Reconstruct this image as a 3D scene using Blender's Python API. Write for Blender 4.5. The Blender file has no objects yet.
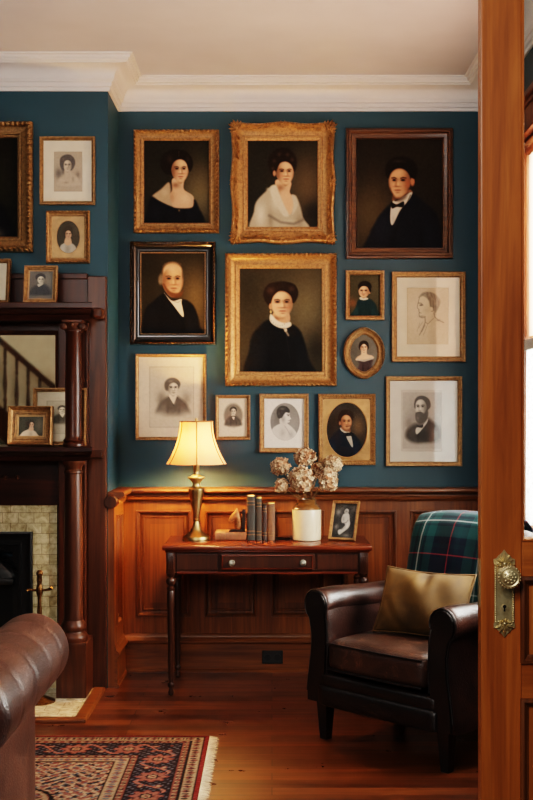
LW, LH, LP, LU, LM, LWORLD, LBULB, EXPO, VT, LOOK = 1250.0, 32.0, 46.0, 30.0, 24.0, .1, 2700.0, -0.5, 'Filmic', 'High Contrast'
import bpy, bmesh, math, random
import numpy as np
from mathutils import Vector, Matrix, Euler
random.seed(7); RNG = np.random.default_rng(7)
C = bpy.context.scene.collection
PI = math.pi
# ------------------------------------------------------------------ camera numbers
F, VX, VY, CZ = 1125.0, 272.0, 412.0, 1.385
def wx(px, Y): return (px - VX) * Y / F
def wz(py, Y): return CZ - (py - VY) * Y / F

def lin(c):
    c = np.asarray(c, float) / 255.0
    return np.where(c <= .04045, c / 12.92, ((c + .055) / 1.055) ** 2.4)
def L4(c):
    l = lin(c); return (float(l[0]), float(l[1]), float(l[2]), 1.0)

# ------------------------------------------------------------------ mesh builder
class MB:
    def __init__(s): s.v = []; s.f = []
    def add(s, vs, fs):
        b = len(s.v); s.v += [tuple(v) for v in vs]; s.f += [tuple(b + i for i in f) for f in fs]; return s
    def box(s, x0, x1, y0, y1, z0, z1, bev=0.0, seg=2):
        if bev <= 0:
            vs = [(x, y, z) for z in (z0, z1) for y in (y0, y1) for x in (x0, x1)]
            return s.add(vs, [(0, 2, 3, 1), (4, 5, 7, 6), (0, 1, 5, 4), (2, 6, 7, 3), (0, 4, 6, 2), (1, 3, 7, 5)])
        bm = bmesh.new(); bmesh.ops.create_cube(bm, size=1)
        for v in bm.verts:
            v.co = ((x0 + x1) / 2 + v.co.x * (x1 - x0), (y0 + y1) / 2 + v.co.y * (y1 - y0), (z0 + z1) / 2 + v.co.z * (z1 - z0))
        bmesh.ops.bevel(bm, geom=bm.edges[:], offset=bev, segments=seg, profile=.5, affect='EDGES')
        return s.bm(bm)
    def bm(s, bm, M=None):
        bm.verts.index_update()
        vs = [(M @ v.co if M else v.co)[:] for v in bm.verts]
        fs = [tuple(v.index for v in f.verts) for f in bm.faces]
        bm.free(); return s.add(vs, fs)
    def soft(s, c, half, r, n=8, fn=None, M=None):
        """rounded box: cube grid pulled onto a box with edge radius r"""
        c = Vector(c); idx = {}; vs = []; fs = []
        def vid(p):
            k = tuple(round(t, 5) for t in p)
            if k not in idx:
                q = [p[i] * half[i] for i in range(3)]
                inn = [max(-(half[i] - r), min(half[i] - r, q[i])) for i in range(3)]
                d = Vector([q[i] - inn[i] for i in range(3)])
                if d.length > 1e-9: d = d.normalized() * r
                o = Vector(inn) + d
                if fn: o = Vector(fn(o, p))
                o = o + c
                if M: o = M @ o
                idx[k] = len(vs); vs.append(o[:])
            return idx[k]
        # denser near the edges
        ts = [math.sin((i / n - .5) * PI) for i in range(n + 1)]
        for ax in range(3):
            for sg in (-1, 1):
                for i in range(n):
                    for j in range(n):
                        quad = []
                        for (a, b) in ((i, j), (i + 1, j), (i + 1, j + 1), (i, j + 1)):
                            p = [0, 0, 0]; p[ax] = sg; p[(ax + 1) % 3] = ts[a]; p[(ax + 2) % 3] = ts[b]
                            quad.append(vid(p))
                        fs.append(quad if sg > 0 else quad[::-1])
        return s.add(vs, fs)
    def lathe(s, prof, c=(0, 0, 0), n=28, axis='z', cap=True, fn=None):
        """prof: (r, h) from bottom to top"""
        vs = []; fs = []; m = len(prof)
        for (r, h) in prof:
            for k in range(n):
                a = 2 * PI * k / n; rr = r * (fn(a, h) if fn else 1)
                x, y = rr * math.cos(a), rr * math.sin(a)
                p = (x, y, h) if axis == 'z' else ((h, x, y) if axis == 'x' else (y, h, x))
                vs.append((p[0] + c[0], p[1] + c[1], p[2] + c[2]))
        for j in range(m - 1):
            for k in range(n):
                a, b = j * n + k, j * n + (k + 1) % n
                fs.append((a, b, b + n, a + n))
        if cap:
            fs.append(tuple(range(n))[::-1]); fs.append(tuple((m - 1) * n + k for k in range(n)))
        return s.add(vs, fs)
    def tube(s, pts, r, n=8, cap=True):
        pts = [Vector(p) for p in pts]; rs = r if isinstance(r, (list, tuple)) else [r] * len(pts)
        vs = []; fs = []; up = None
        for i, p in enumerate(pts):
            t = (pts[min(i + 1, len(pts) - 1)] - pts[max(i - 1, 0)]).normalized()
            if up is None:
                up = Vector((0, 0, 1)) if abs(t.z) < .9 else Vector((1, 0, 0))
            a = t.cross(up)
            if a.length < 1e-6: a = t.orthogonal()
            a.normalize(); b = a.cross(t).normalized(); up = b
            for k in range(n):
                q = 2 * PI * k / n
                vs.append(p + (a * math.cos(q) + b * math.sin(q)) * rs[i])
        for j in range(len(pts) - 1):
            for k in range(n):
                x, y = j * n + k, j * n + (k + 1) % n
                fs.append((x, y, y + n, x + n))
        if cap: fs.append(tuple(range(n))[::-1]); fs.append(tuple((len(pts) - 1) * n + k for k in range(n)))
        return s.add([v[:] for v in vs], fs)
    def sweep(s, prof, path, closed=False, flip=False, cap=True):
        """prof (out, z); path of (x, y, nx, ny) with mitre-ready out vectors"""
        m = len(prof); vs = []; fs = []
        for (x, y, nx, ny) in path:
            for (o, z) in prof: vs.append((x + nx * o, y + ny * o, z))
        k = len(path)
        for i in range(k if closed else k - 1):
            for j in range(m - 1):
                a = i * m + j; b = ((i + 1) % k) * m + j
                q = (a, b, b + 1, a + 1); fs.append(q[::-1] if flip else q)
        if cap and not closed:
            fs.append(tuple(range(m))); fs.append(tuple((k - 1) * m + j for j in range(m))[::-1])
        return s.add(vs, fs)
    def prism(s, pts, y0, y1, M=None):
        """pts in (x, z), extruded along y"""
        n = len(pts)
        vs = [(p[0], y0, p[1]) for p in pts] + [(p[0], y1, p[1]) for p in pts]
        if M: vs = [(M @ Vector(v))[:] for v in vs]
        fs = [tuple(range(n)), tuple(range(2 * n - 1, n - 1, -1))]
        fs += [(i, (i + 1) % n + 0, (i + 1) % n + n, i + n)[::-1] for i in range(n)]
        return s.add(vs, fs)
    def ball(s, c, r, n=10, sc=(1, 1, 1), M=None):
        vs = []; fs = []; m = max(5, n // 2 + 1)
        for j in range(m + 1):
            t = PI * j / m
            for k in range(n):
                a = 2 * PI * k / n
                p = Vector((r * math.sin(t) * math.cos(a) * sc[0], r * math.sin(t) * math.sin(a) * sc[1], r * math.cos(t) * sc[2]))
                if M: p = M @ p
                vs.append((p + Vector(c))[:])
        for j in range(m):
            for k in range(n):
                a, b = j * n + k, j * n + (k + 1) % n
                fs.append((a, a + n, b + n, b))
        return s.add(vs, fs)
    def ring(s, w, h, prof, nseg=1, disp=None, zc=0.0):
        """mitred picture-frame: prof of (inset, out); out is towards -y"""
        vs = []; fs = []; m = len(prof)
        cor = [(-1, -1), (1, -1), (1, 1), (-1, 1)]
        ks = [(c, i) for c in range(4) for i in range(nseg)]
        for (c, i) in ks:
            t = i / nseg; a, b = cor[c], cor[(c + 1) % 4]; ln = w if c % 2 == 0 else h
            for j, (ins, out) in enumerate(prof):
                di, do = disp(c, t, t * ln, ln, j) if disp else (0, 0)
                hw, hh = w / 2 - ins - di, h / 2 - ins - di
                x = (a[0] + (b[0] - a[0]) * t) * hw; z = (a[1] + (b[1] - a[1]) * t) * hh
                vs.append((x, -(out + do), z + zc))
        K = len(ks)
        for i in range(K):
            for j in range(m - 1):
                a = i * m + j; b = ((i + 1) % K) * m + j
                fs.append((a, b, b + 1, a + 1))
        return s.add(vs, fs)
    def oval(s, rx, rz, prof, n=56, disp=None, zc=0.0):
        vs = []; fs = []; m = len(prof)
        for k in range(n):
            a = 2 * PI * k / n
            for j, (ins, out) in enumerate(prof):
                di, do = disp(a, j) if disp else (0, 0)
                vs.append(((rx - ins - di) * math.cos(a), -(out + do), (rz - ins - di) * math.sin(a) + zc))
        for k in range(n):
            for j in range(m - 1):
                a = k * m + j; b = ((k + 1) % n) * m + j
                fs.append((a, b, b + 1, a + 1))
        return s.add(vs, fs)
    def xf(s, M):
        s.v = [(M @ Vector(v))[:] for v in s.v]; return s
    def build(s, name, mat, parent=None, smooth=None, attr=None):
        me = bpy.data.meshes.new(name); me.from_pydata(s.v, [], s.f); me.update()
        bm = bmesh.new(); bm.from_mesh(me); bmesh.ops.recalc_face_normals(bm, faces=bm.faces[:])
        bm.to_mesh(me); bm.free()
        if attr is not None:
            ca = me.color_attributes.new('Col', 'FLOAT_COLOR', 'POINT')
            ca.data.foreach_set('color', np.asarray(attr, np.float32).ravel())
        if mat: me.materials.append(mat)
        if smooth is not None:
            me.polygons.foreach_set('use_smooth', [True] * len(me.polygons))
            if smooth < 180:
                me.set_sharp_from_angle(angle=math.radians(smooth))
        o = bpy.data.objects.new(name, me); C.objects.link(o)
        if parent: o.parent = parent
        return o

def thing(name, label, cat, loc=(0, 0, 0), rot=(0, 0, 0), group=None):
    o = bpy.data.objects.new(name, None); C.objects.link(o); o.empty_display_size = .05
    o.location = loc; o.rotation_euler = rot; return tag(o, label, cat, group)
def tag(o, label, cat, group=None):
    o['label'] = label; o['category'] = cat
    if group: o['group'] = group
    return o
def struct(o): o['kind'] = 'structure'; return o
def sroot(name, loc=(0, 0, 0)):
    o = bpy.data.objects.new(name, None); C.objects.link(o); o.location = loc; return struct(o)

# ------------------------------------------------------------------ materials
def newmat(name):
    m = bpy.data.materials.new(name); m.use_nodes = True; nt = m.node_tree
    b = nt.nodes['Principled BSDF']; return m, nt, b
def N(nt, typ, **kw):
    n = nt.nodes.new(typ)
    for k, v in kw.items():
        if k in n.inputs: n.inputs[k].default_value = v
        else: setattr(n, k, v)
    return n
def ramp(nt, stops, src):
    r = N(nt, 'ShaderNodeValToRGB'); e = r.color_ramp.elements
    while len(e) < len(stops): e.new(.5)
    for i, (p, c) in enumerate(stops): e[i].position = p; e[i].color = L4(c) if len(c) == 3 else c
    nt.links.new(src, r.inputs[0]); return r.outputs[0]
def coords(nt, scale=(1, 1, 1), rot=(0, 0, 0), src='Object'):
    t = N(nt, 'ShaderNodeTexCoord'); m = N(nt, 'ShaderNodeMapping')
    m.inputs['Scale'].default_value = scale; m.inputs['Rotation'].default_value = rot
    nt.links.new(t.outputs[src], m.inputs[0]); return m.outputs[0]
def noise(nt, vec, scale=5, detail=4, rough=.55, dist=0.0):
    n = N(nt, 'ShaderNodeTexNoise', Scale=scale, Detail=detail, Roughness=rough, Distortion=dist)
    nt.links.new(vec, n.inputs['Vector']); return n.outputs['Fac']
def mulcol(nt, a, b, fac=1.0, mode='MULTIPLY'):
    m = N(nt, 'ShaderNodeMix', data_type='RGBA', blend_type=mode); m.inputs[0].default_value = fac
    nt.links.new(a, m.inputs[6]); nt.links.new(b, m.inputs[7]); return m.outputs[2]
def bump(nt, b, h, s=.2, d=.01):
    n = N(nt, 'ShaderNodeBump', Strength=s, Distance=d); nt.links.new(h, n.inputs['Height']); nt.links.new(n.outputs[0], b.inputs['Normal'])
def plain(name, col, rough=.5, metal=0.0, var=.12, nscale=14, bmp=0.0, coat=0.0, spec=None):
    m, nt, b = newmat(name); c = np.array(col, float)
    f = noise(nt, coords(nt), nscale, 4)
    nt.links.new(ramp(nt, [(.3, tuple(c * (1 - var))), (.7, tuple(np.minimum(255, c * (1 + var))))], f), b.inputs['Base Color'])
    b.inputs['Roughness'].default_value = rough; b.inputs['Metallic'].default_value = metal
    b.inputs['Coat Weight'].default_value = coat
    if spec is not None: b.inputs['Specular IOR Level'].default_value = spec
    if bmp: bump(nt, b, f, bmp, .004)
    return m
def wood(name, dark, mid, light, axis='z', rough=.42, scale=1.0, coat=.08, spec=.35):
    m, nt, b = newmat(name); ax = 'xyz'.index(axis)
    sc = [16 * scale] * 3; sc[ax] = 1.1 * scale
    v = coords(nt, sc)
    a = noise(nt, v, 1.0, 6, .6, 1.4)
    s2 = [70 * scale] * 3; s2[ax] = 2.5 * scale
    g = noise(nt, coords(nt, s2), 1.0, 3, .6, .3)
    c = ramp(nt, [(.28, dark), (.5, mid), (.74, light)], a)
    g2 = ramp(nt, [(.3, (150, 140, 135)), (.62, (255, 255, 255))], g)
    nt.links.new(mulcol(nt, c, g2, .45), b.inputs['Base Color'])
    b.inputs['Roughness'].default_value = rough + .04; b.inputs['Coat Weight'].default_value = coat * .3; b.inputs['Coat Roughness'].default_value = .3; b.inputs['Specular IOR Level'].default_value = spec
    bump(nt, b, g, .08, .003); return m
def leather(name, dark, mid, light, rough=.36, scale=1.0, worn=None):
    m, nt, b = newmat(name); v = coords(nt)
    a = noise(nt, v, 5 * scale, 6, .62, .6)
    c = ramp(nt, [(.28, dark), (.5, mid), (.75, light)], a)
    if worn:
        w = noise(nt, v, 9 * scale, 8, .7, 1.5); wf = ramp(nt, [(.55, (0, 0, 0)), (.78, (255, 255, 255))], w)
        mx = N(nt, 'ShaderNodeMix', data_type='RGBA'); nt.links.new(wf, mx.inputs[0]); nt.links.new(c, mx.inputs[6]); mx.inputs[7].default_value = L4(worn); c = mx.outputs[2]
    nt.links.new(c, b.inputs['Base Color'])
    vo = N(nt, 'ShaderNodeTexVoronoi', Scale=160 * scale); nt.links.new(v, vo.inputs['Vector'])
    cr = noise(nt, v, 24 * scale, 6, .7, 1.0)
    ad = N(nt, 'ShaderNodeMath', operation='ADD'); nt.links.new(vo.outputs['Distance'], ad.inputs[0]); nt.links.new(cr, ad.inputs[1])
    bump(nt, b, ad.outputs[0], .25, .004)
    rr = N(nt, 'ShaderNodeMapRange'); rr.inputs[3].default_value = rough - .1; rr.inputs[4].default_value = rough + .14
    nt.links.new(a, rr.inputs[0]); nt.links.new(rr.outputs[0], b.inputs['Roughness']); return m
def gold(name, col, dark, rough=.42, metal=.75, nscale=75, bmp=.25):
    m, nt, b = newmat(name); v = coords(nt)
    f = noise(nt, v, nscale, 5, .65, .4)
    nt.links.new(ramp(nt, [(.3, dark), (.58, col)], f), b.inputs['Base Color'])
    b.inputs['Metallic'].default_value = metal; b.inputs['Roughness'].default_value = rough
    bump(nt, b, f, bmp, .004); return m
def vcol(name, rough=.5, weave=0.0, gain=1.0, spec=.3, coat=0.0):
    m, nt, b = newmat(name)
    a = N(nt, 'ShaderNodeVertexColor', layer_name='Col'); c = a.outputs[0]
    if weave:
        f = noise(nt, coords(nt), 220, 2); c = mulcol(nt, c, ramp(nt, [(.3, (215, 215, 215)), (.7, (255, 255, 255))], f), weave); bump(nt, b, f, .15, .001)
    if gain != 1.0:
        g = N(nt, 'ShaderNodeRGB'); g.outputs[0].default_value = (gain, gain, gain, 1); c = mulcol(nt, c, g.outputs[0])
    nt.links.new(c, b.inputs['Base Color']); b.inputs['Roughness'].default_value = rough; b.inputs['Specular IOR Level'].default_value = spec
    b.inputs['Coat Weight'].default_value = coat
    return m
def glassmat(name, tint=(1, 1, 1), refl=1.0):
    m, nt, b = newmat(name); out = nt.nodes['Material Output']; nt.nodes.remove(b)
    t = N(nt, 'ShaderNodeBsdfTransparent'); t.inputs[0].default_value = (*tint, 1)
    g = N(nt, 'ShaderNodeBsdfGlossy', Roughness=.03); fr = N(nt, 'ShaderNodeFresnel', IOR=1.45)
    # thin sheet: same reflectance from both sides
    ge = N(nt, 'ShaderNodeNewGeometry'); mr = N(nt, 'ShaderNodeMapRange'); mr.inputs[3].default_value = 1.45; mr.inputs[4].default_value = 1 / 1.45
    nt.links.new(ge.outputs['Backfacing'], mr.inputs[0]); nt.links.new(mr.outputs[0], fr.inputs['IOR'])
    mu = N(nt, 'ShaderNodeMath', operation='MULTIPLY'); mu.inputs[1].default_value = refl; nt.links.new(fr.outputs[0], mu.inputs[0])
    mx = N(nt, 'ShaderNodeMixShader'); nt.links.new(mu.outputs[0], mx.inputs[0]); nt.links.new(t.outputs[0], mx.inputs[1]); nt.links.new(g.outputs[0], mx.inputs[2])
    nt.links.new(mx.outputs[0], out.inputs[0]); return m

M = {}
M['ceiling'] = plain('ceiling_paint', (197, 198, 204), .85, var=.02, nscale=3)
M['cornice'] = plain('cornice_paint', (212, 210, 207), .6, var=.02, nscale=4)
M['teal'] = plain('teal_paint', (12, 54, 66), .6, var=.07, nscale=2.2, bmp=.02)
M['cream_wall'] = plain('cream_paint', (215, 200, 170), .8, var=.03)
M['wains'] = wood('wainscot_wood', (80, 42, 18), (110, 62, 28), (136, 82, 40), 'z', .36, 1.0)
M['wains_h'] = wood('wainscot_rail_wood', (74, 38, 16), (102, 57, 25), (126, 75, 36), 'x', .34, 1.0)
M['wains_d'] = wood('wainscot_molding_wood', (62, 32, 14), (92, 51, 23), (118, 69, 33), 'z', .34, 1.0)  # darker copy of the panel wood: groove shade put into the moulding colour
M['door'] = wood('door_wood', (120, 62, 24), (156, 87, 37), (182, 110, 53), 'z', .32, .8, .4)
M['door_h'] = wood('door_rail_wood', (116, 59, 23), (150, 83, 35), (176, 104, 50), 'x', .32, .8, .4)
M['mantel'] = wood('mantel_wood', (34, 16, 8), (54, 26, 13), (76, 38, 19), 'z', .3, 1.0, .5, .18)
M['mantel_h'] = wood('mantel_shelf_wood', (30, 14, 8), (48, 22, 13), (66, 31, 18), 'x', .3, 1.0, .5, .18)
M['mantel_red'] = wood('mantel_pilaster_wood', (44, 23, 13), (68, 37, 21), (92, 54, 31), 'z', .34, 1.0, .4, .25)
M['desk'] = wood('desk_wood', (36, 18, 10), (56, 29, 16), (78, 42, 23), 'z', .3, 1.2, .5)
M['desk_h'] = wood('desk_top_wood', (56, 22, 9), (88, 36, 14), (114, 50, 20), 'x', .2, 1.2, .8)
M['leather'] = leather('armchair_leather', (18, 10, 8), (38, 21, 16), (68, 39, 28), .3)
M['leather_seat'] = leather('worn_seat_leather', (27, 16, 11), (50, 31, 22), (78, 50, 36), .38, 1.2, (128, 88, 64))
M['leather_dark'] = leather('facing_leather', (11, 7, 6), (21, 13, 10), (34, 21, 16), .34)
M['sofa'] = leather('sofa_leather', (42, 25, 20), (70, 43, 34), (102, 67, 53), .36, .9, (120, 84, 67))
M['black_wood'] = plain('ebonised_wood', (16, 13, 11), .28, var=.2, coat=.3)
M['walnut'] = wood('walnut_frame_wood', (50, 31, 20), (82, 54, 34), (114, 79, 51), 'x', .32, 1.5, .3)
M['gold'] = gold('gilt', (156, 116, 74), (100, 71, 43), .46, .5)
M['gold_b'] = gold('bright_gilt', (170, 126, 80), (118, 84, 51), .42, .5)
M['gold_d'] = gold('aged_gilt', (140, 104, 64), (88, 63, 37), .48, .5)
M['brass'] = gold('brass', (186, 160, 112), (146, 118, 74), .36, 1.0, 12, .05)
M['brass_door'] = gold('door_brass', (210, 192, 148), (164, 140, 98), .34, .75, 26, .12)
M['dark_brass'] = gold('dark_brass', (112, 78, 44), (60, 38, 20), .38, .9)
M['silver'] = gold('silvered', (170, 165, 150), (110, 100, 85), .35, .9)
M['iron'] = plain('cast_iron', (14, 14, 14), .45, .3, .3, 30, .3)
M['soot_hole_black'] = plain('soot_hole_black', (7, 7, 7), .9)  # near-black: firebox soot, and the dark inside the keyhole put into colour
M['mat'] = plain('mat_board', (226, 212, 186), .8, var=.02)
M['mat_w'] = plain('white_mat_board', (226, 220, 206), .8, var=.02)
M['mat_gold'] = gold('gilt_spandrel', (186, 146, 96), (150, 114, 70), .55, .3, 12, .05)
M['glass'] = glassmat('picture_glass', refl=1.6)
M['pane'] = glassmat('window_glass', (.97, .98, .97))
M['oil'] = vcol('oil_paint', .55, .12, .86, .06)
M['print'] = vcol('print_paper', .75, 0, 1.15)
M['backing'] = plain('backing_board', (70, 50, 34), .8)
M['black'] = plain('black_plastic', (10, 10, 10), .4)
M['white_paint'] = plain('white_gloss_paint', (228, 224, 214), .45, var=.02)
M['trim_dark'] = wood('window_casing_wood', (66, 30, 12), (104, 52, 22), (140, 78, 36), 'z', .4)
M['mirror'] = plain('mirror_silvering', (205, 205, 195), .03, 1.0, .01)
def _floor():
    m, nt, b = newmat('floor_planks'); v = coords(nt)
    br = N(nt, 'ShaderNodeTexBrick', offset=.37, Scale=1.0); br.inputs['Brick Width'].default_value = 1.7; br.inputs['Row Height'].default_value = .083
    br.inputs['Mortar Size'].default_value = .0022; br.inputs['Mortar Smooth'].default_value = .2
    br.inputs['Color1'].default_value = L4((74, 38, 19)); br.inputs['Color2'].default_value = L4((126, 71, 36)); br.inputs['Mortar'].default_value = L4((26, 11, 6))
    nt.links.new(v, br.inputs['Vector'])
    g = noise(nt, coords(nt, (1.4, 30, 30)), 1.0, 6, .62, 1.2)
    c = mulcol(nt, br.outputs['Color'], ramp(nt, [(.28, (78, 66, 60)), (.66, (255, 250, 245))], g), .9)
    nt.links.new(c, b.inputs['Base Color'])
    rr = N(nt, 'ShaderNodeMapRange'); rr.inputs[3].default_value = .2; rr.inputs[4].default_value = .42
    nt.links.new(noise(nt, v, 7, 5), rr.inputs[0]); nt.links.new(rr.outputs[0], b.inputs['Roughness'])
    b.inputs['Coat Weight'].default_value = .35; b.inputs['Coat Roughness'].default_value = .2
    iv = N(nt, 'ShaderNodeMath', operation='SUBTRACT'); iv.inputs[0].default_value = 1; nt.links.new(br.outputs['Fac'], iv.inputs[1])
    bump(nt, b, iv.outputs[0], .3, .003); return m
M['floor'] = _floor()
def _tile(name, c1, c2, mort, w, h, rot):
    m, nt, b = newmat(name); v = coords(nt, rot=rot)
    br = N(nt, 'ShaderNodeTexBrick', offset=.5, Scale=1.0); br.inputs['Brick Width'].default_value = w; br.inputs['Row Height'].default_value = h
    br.inputs['Mortar Size'].default_value = .0016
    br.inputs['Color1'].default_value = L4(c1); br.inputs['Color2'].default_value = L4(c2); br.inputs['Mortar'].default_value = L4(mort); nt.links.new(v, br.inputs['Vector'])
    f = noise(nt, coords(nt), 26, 5, .7, .8)
    nt.links.new(mulcol(nt, br.outputs['Color'], ramp(nt, [(.3, (165, 150, 120)), (.6, (255, 255, 255))], f), .9), b.inputs['Base Color'])
    b.inputs['Roughness'].default_value = .25; bump(nt, b, br.outputs['Fac'], -.2, .002); return m
M['tile'] = _tile('fireplace_tile', (196, 180, 138), (216, 204, 166), (150, 134, 100), .078, .052, (PI / 2, 0, 0))
M['tile_h'] = _tile('hearth_tile', (206, 196, 168), (224, 216, 192), (160, 146, 118), .15, .075, (0, 0, 0))
def _shade():
    m, nt, b = newmat('lamp_shade_silk'); out = nt.nodes['Material Output']; nt.nodes.remove(b)
    d = N(nt, 'ShaderNodeBsdfDiffuse'); d.inputs[0].default_value = L4((206, 172, 134))
    t = N(nt, 'ShaderNodeBsdfTranslucent'); t.inputs[0].default_value = L4((232, 146, 84))
    mx = N(nt, 'ShaderNodeMixShader'); mx.inputs[0].default_value = .075
    nt.links.new(d.outputs[0], mx.inputs[1]); nt.links.new(t.outputs[0], mx.inputs[2]); nt.links.new(mx.outputs[0], out.inputs[0]); return m
M['shade'] = _shade()
def _emit(name, col, s):
    m, nt, b = newmat(name); b.inputs['Emission Color'].default_value = L4(col); b.inputs['Emission Strength'].default_value = s
    b.inputs['Base Color'].default_value = L4(col); return m
M['bulb'] = _emit('lamp_bulb', (255, 186, 110), LBULB)
def _lace():
    m, nt, b = newmat('lace'); out = nt.nodes['Material Output']; nt.nodes.remove(b)
    d = N(nt, 'ShaderNodeBsdfDiffuse'); d.inputs[0].default_value = L4((244, 243, 238))
    t = N(nt, 'ShaderNodeBsdfTranslucent'); t.inputs[0].default_value = L4((244, 243, 238))
    a = N(nt, 'ShaderNodeMixShader'); a.inputs[0].default_value = .6; nt.links.new(d.outputs[0], a.inputs[1]); nt.links.new(t.outputs[0], a.inputs[2])
    tr = N(nt, 'ShaderNodeBsdfTransparent'); mx = N(nt, 'ShaderNodeMixShader')
    vo = N(nt, 'ShaderNodeTexVoronoi', Scale=55); nt.links.new(coords(nt), vo.inputs['Vector'])
    r = ramp(nt, [(.25, (150, 150, 150)), (.5, (235, 235, 235))], vo.outputs['Distance'])
    nt.links.new(r, mx.inputs[0]); nt.links.new(tr.outputs[0], mx.inputs[1]); nt.links.new(a.outputs[0], mx.inputs[2]); nt.links.new(mx.outputs[0], out.inputs[0]); return m
M['lace'] = _lace()
def _blind():
    m, nt, b = newmat('blind_cloth'); out = nt.nodes['Material Output']; nt.nodes.remove(b)
    d = N(nt, 'ShaderNodeBsdfDiffuse'); d.inputs[0].default_value = L4((158, 122, 100))
    t = N(nt, 'ShaderNodeBsdfTranslucent'); t.inputs[0].default_value = L4((160, 120, 98))
    a = N(nt, 'ShaderNodeMixShader'); a.inputs[0].default_value = .75; nt.links.new(d.outputs[0], a.inputs[1]); nt.links.new(t.outputs[0], a.inputs[2])
    nt.links.new(a.outputs[0], out.inputs[0]); return m
M['blind'] = _blind()
def _tartan():
    m, nt, b = newmat('tartan_wool'); uv = N(nt, 'ShaderNodeUVMap', uv_map='UVMap'); sp = N(nt, 'ShaderNodeSeparateXYZ'); nt.links.new(uv.outputs[0], sp.inputs[0])
    def bands(src, per, phase, stops):
        a = N(nt, 'ShaderNodeMath', operation='MULTIPLY_ADD'); a.inputs[1].default_value = 1 / per; a.inputs[2].default_value = phase; nt.links.new(src, a.inputs[0])
        f = N(nt, 'ShaderNodeMath', operation='FRACT'); nt.links.new(a.outputs[0], f.inputs[0])
        r = N(nt, 'ShaderNodeValToRGB'); r.color_ramp.interpolation = 'CONSTANT'; e = r.color_ramp.elements
        while len(e) < len(stops): e.new(.5)
        for i, (p, c) in enumerate(stops): e[i].position = p; e[i].color = L4(c)
        nt.links.new(f.outputs[0], r.inputs[0]); return r.outputs[0]
    G, B, W, R, D = (14, 52, 52), (11, 18, 31), (138, 146, 142), (118, 32, 38), (8, 28, 34)
    st = [(0, G), (.16, D), (.2, G), (.24, W), (.262, G), (.30, D), (.34, G), (.46, B), (.66, B), (.735, R), (.755, B), (.84, D), (.9, B)]
    bu = bands(sp.outputs[0], .32, TU, st); bv = bands(sp.outputs[1], .32, TV, st)
    ck = N(nt, 'ShaderNodeTexWave', Scale=160.0, bands_direction='DIAGONAL'); nt.links.new(uv.outputs[0], ck.inputs['Vector'])
    mx = N(nt, 'ShaderNodeMix', data_type='RGBA'); mx.inputs[0].default_value = .5; nt.links.new(bu, mx.inputs[6]); nt.links.new(bv, mx.inputs[7])
    nt.links.new(mx.outputs[2], b.inputs['Base Color']); b.inputs['Roughness'].default_value = .95; b.inputs['Specular IOR Level'].default_value = .1
    b.inputs['Sheen Weight'].default_value = .08
    bump(nt, b, noise(nt, coords(nt), 260, 2), .25, .002); return m
TU, TV = .81, .923
M['tartan'] = _tartan()
def _velvet():
    m, nt, b = newmat('olive_velvet'); f = noise(nt, coords(nt), 7, 5, .6, .5)
    nt.links.new(ramp(nt, [(.3, (48, 31, 5)), (.7, (90, 62, 14))], f), b.inputs['Base Color'])
    b.inputs['Roughness'].default_value = .8; b.inputs['Sheen Weight'].default_value = .05; b.inputs['Sheen Tint'].default_value = L4((150, 118, 60))
    bump(nt, b, noise(nt, coords(nt), 240, 2), .2, .001); return m
M['velvet'] = _velvet()
M['petal'] = vcol('dried_petal', .8, spec=.15)
M['rug'] = vcol('rug_wool', .95, .7, .82, .05)
M['fringe'] = plain('fringe_cotton', (206, 190, 160), .95)
M['stem'] = plain('dried_stem', (88, 66, 36), .8)
M['crock'] = plain('cream_stoneware', (204, 190, 162), .3, var=.04, coat=.4)
M['crock_top'] = plain('brown_glaze', (84, 54, 26), .22, var=.25, nscale=20, coat=.6)
M['pages'] = plain('page_edges', (196, 172, 130), .85)
M['book_a'] = plain('green_grey_cloth', (44, 43, 38), .7, var=.2, nscale=40)
M['book_b'] = plain('olive_brown_cloth', (50, 43, 33), .7, var=.2, nscale=40)
M['book_c'] = plain('dark_brown_cloth', (42, 27, 20), .6, var=.2, nscale=40)
M['book_d'] = plain('tan_leather_cloth', (104, 68, 42), .6, var=.2, nscale=40)
M['book_e'] = plain('red_brown_cloth', (122, 76, 48), .7, var=.2, nscale=30)
M['horse'] = gold('bronze_patina', (150, 96, 56), (84, 48, 28), .5, .5)
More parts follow.
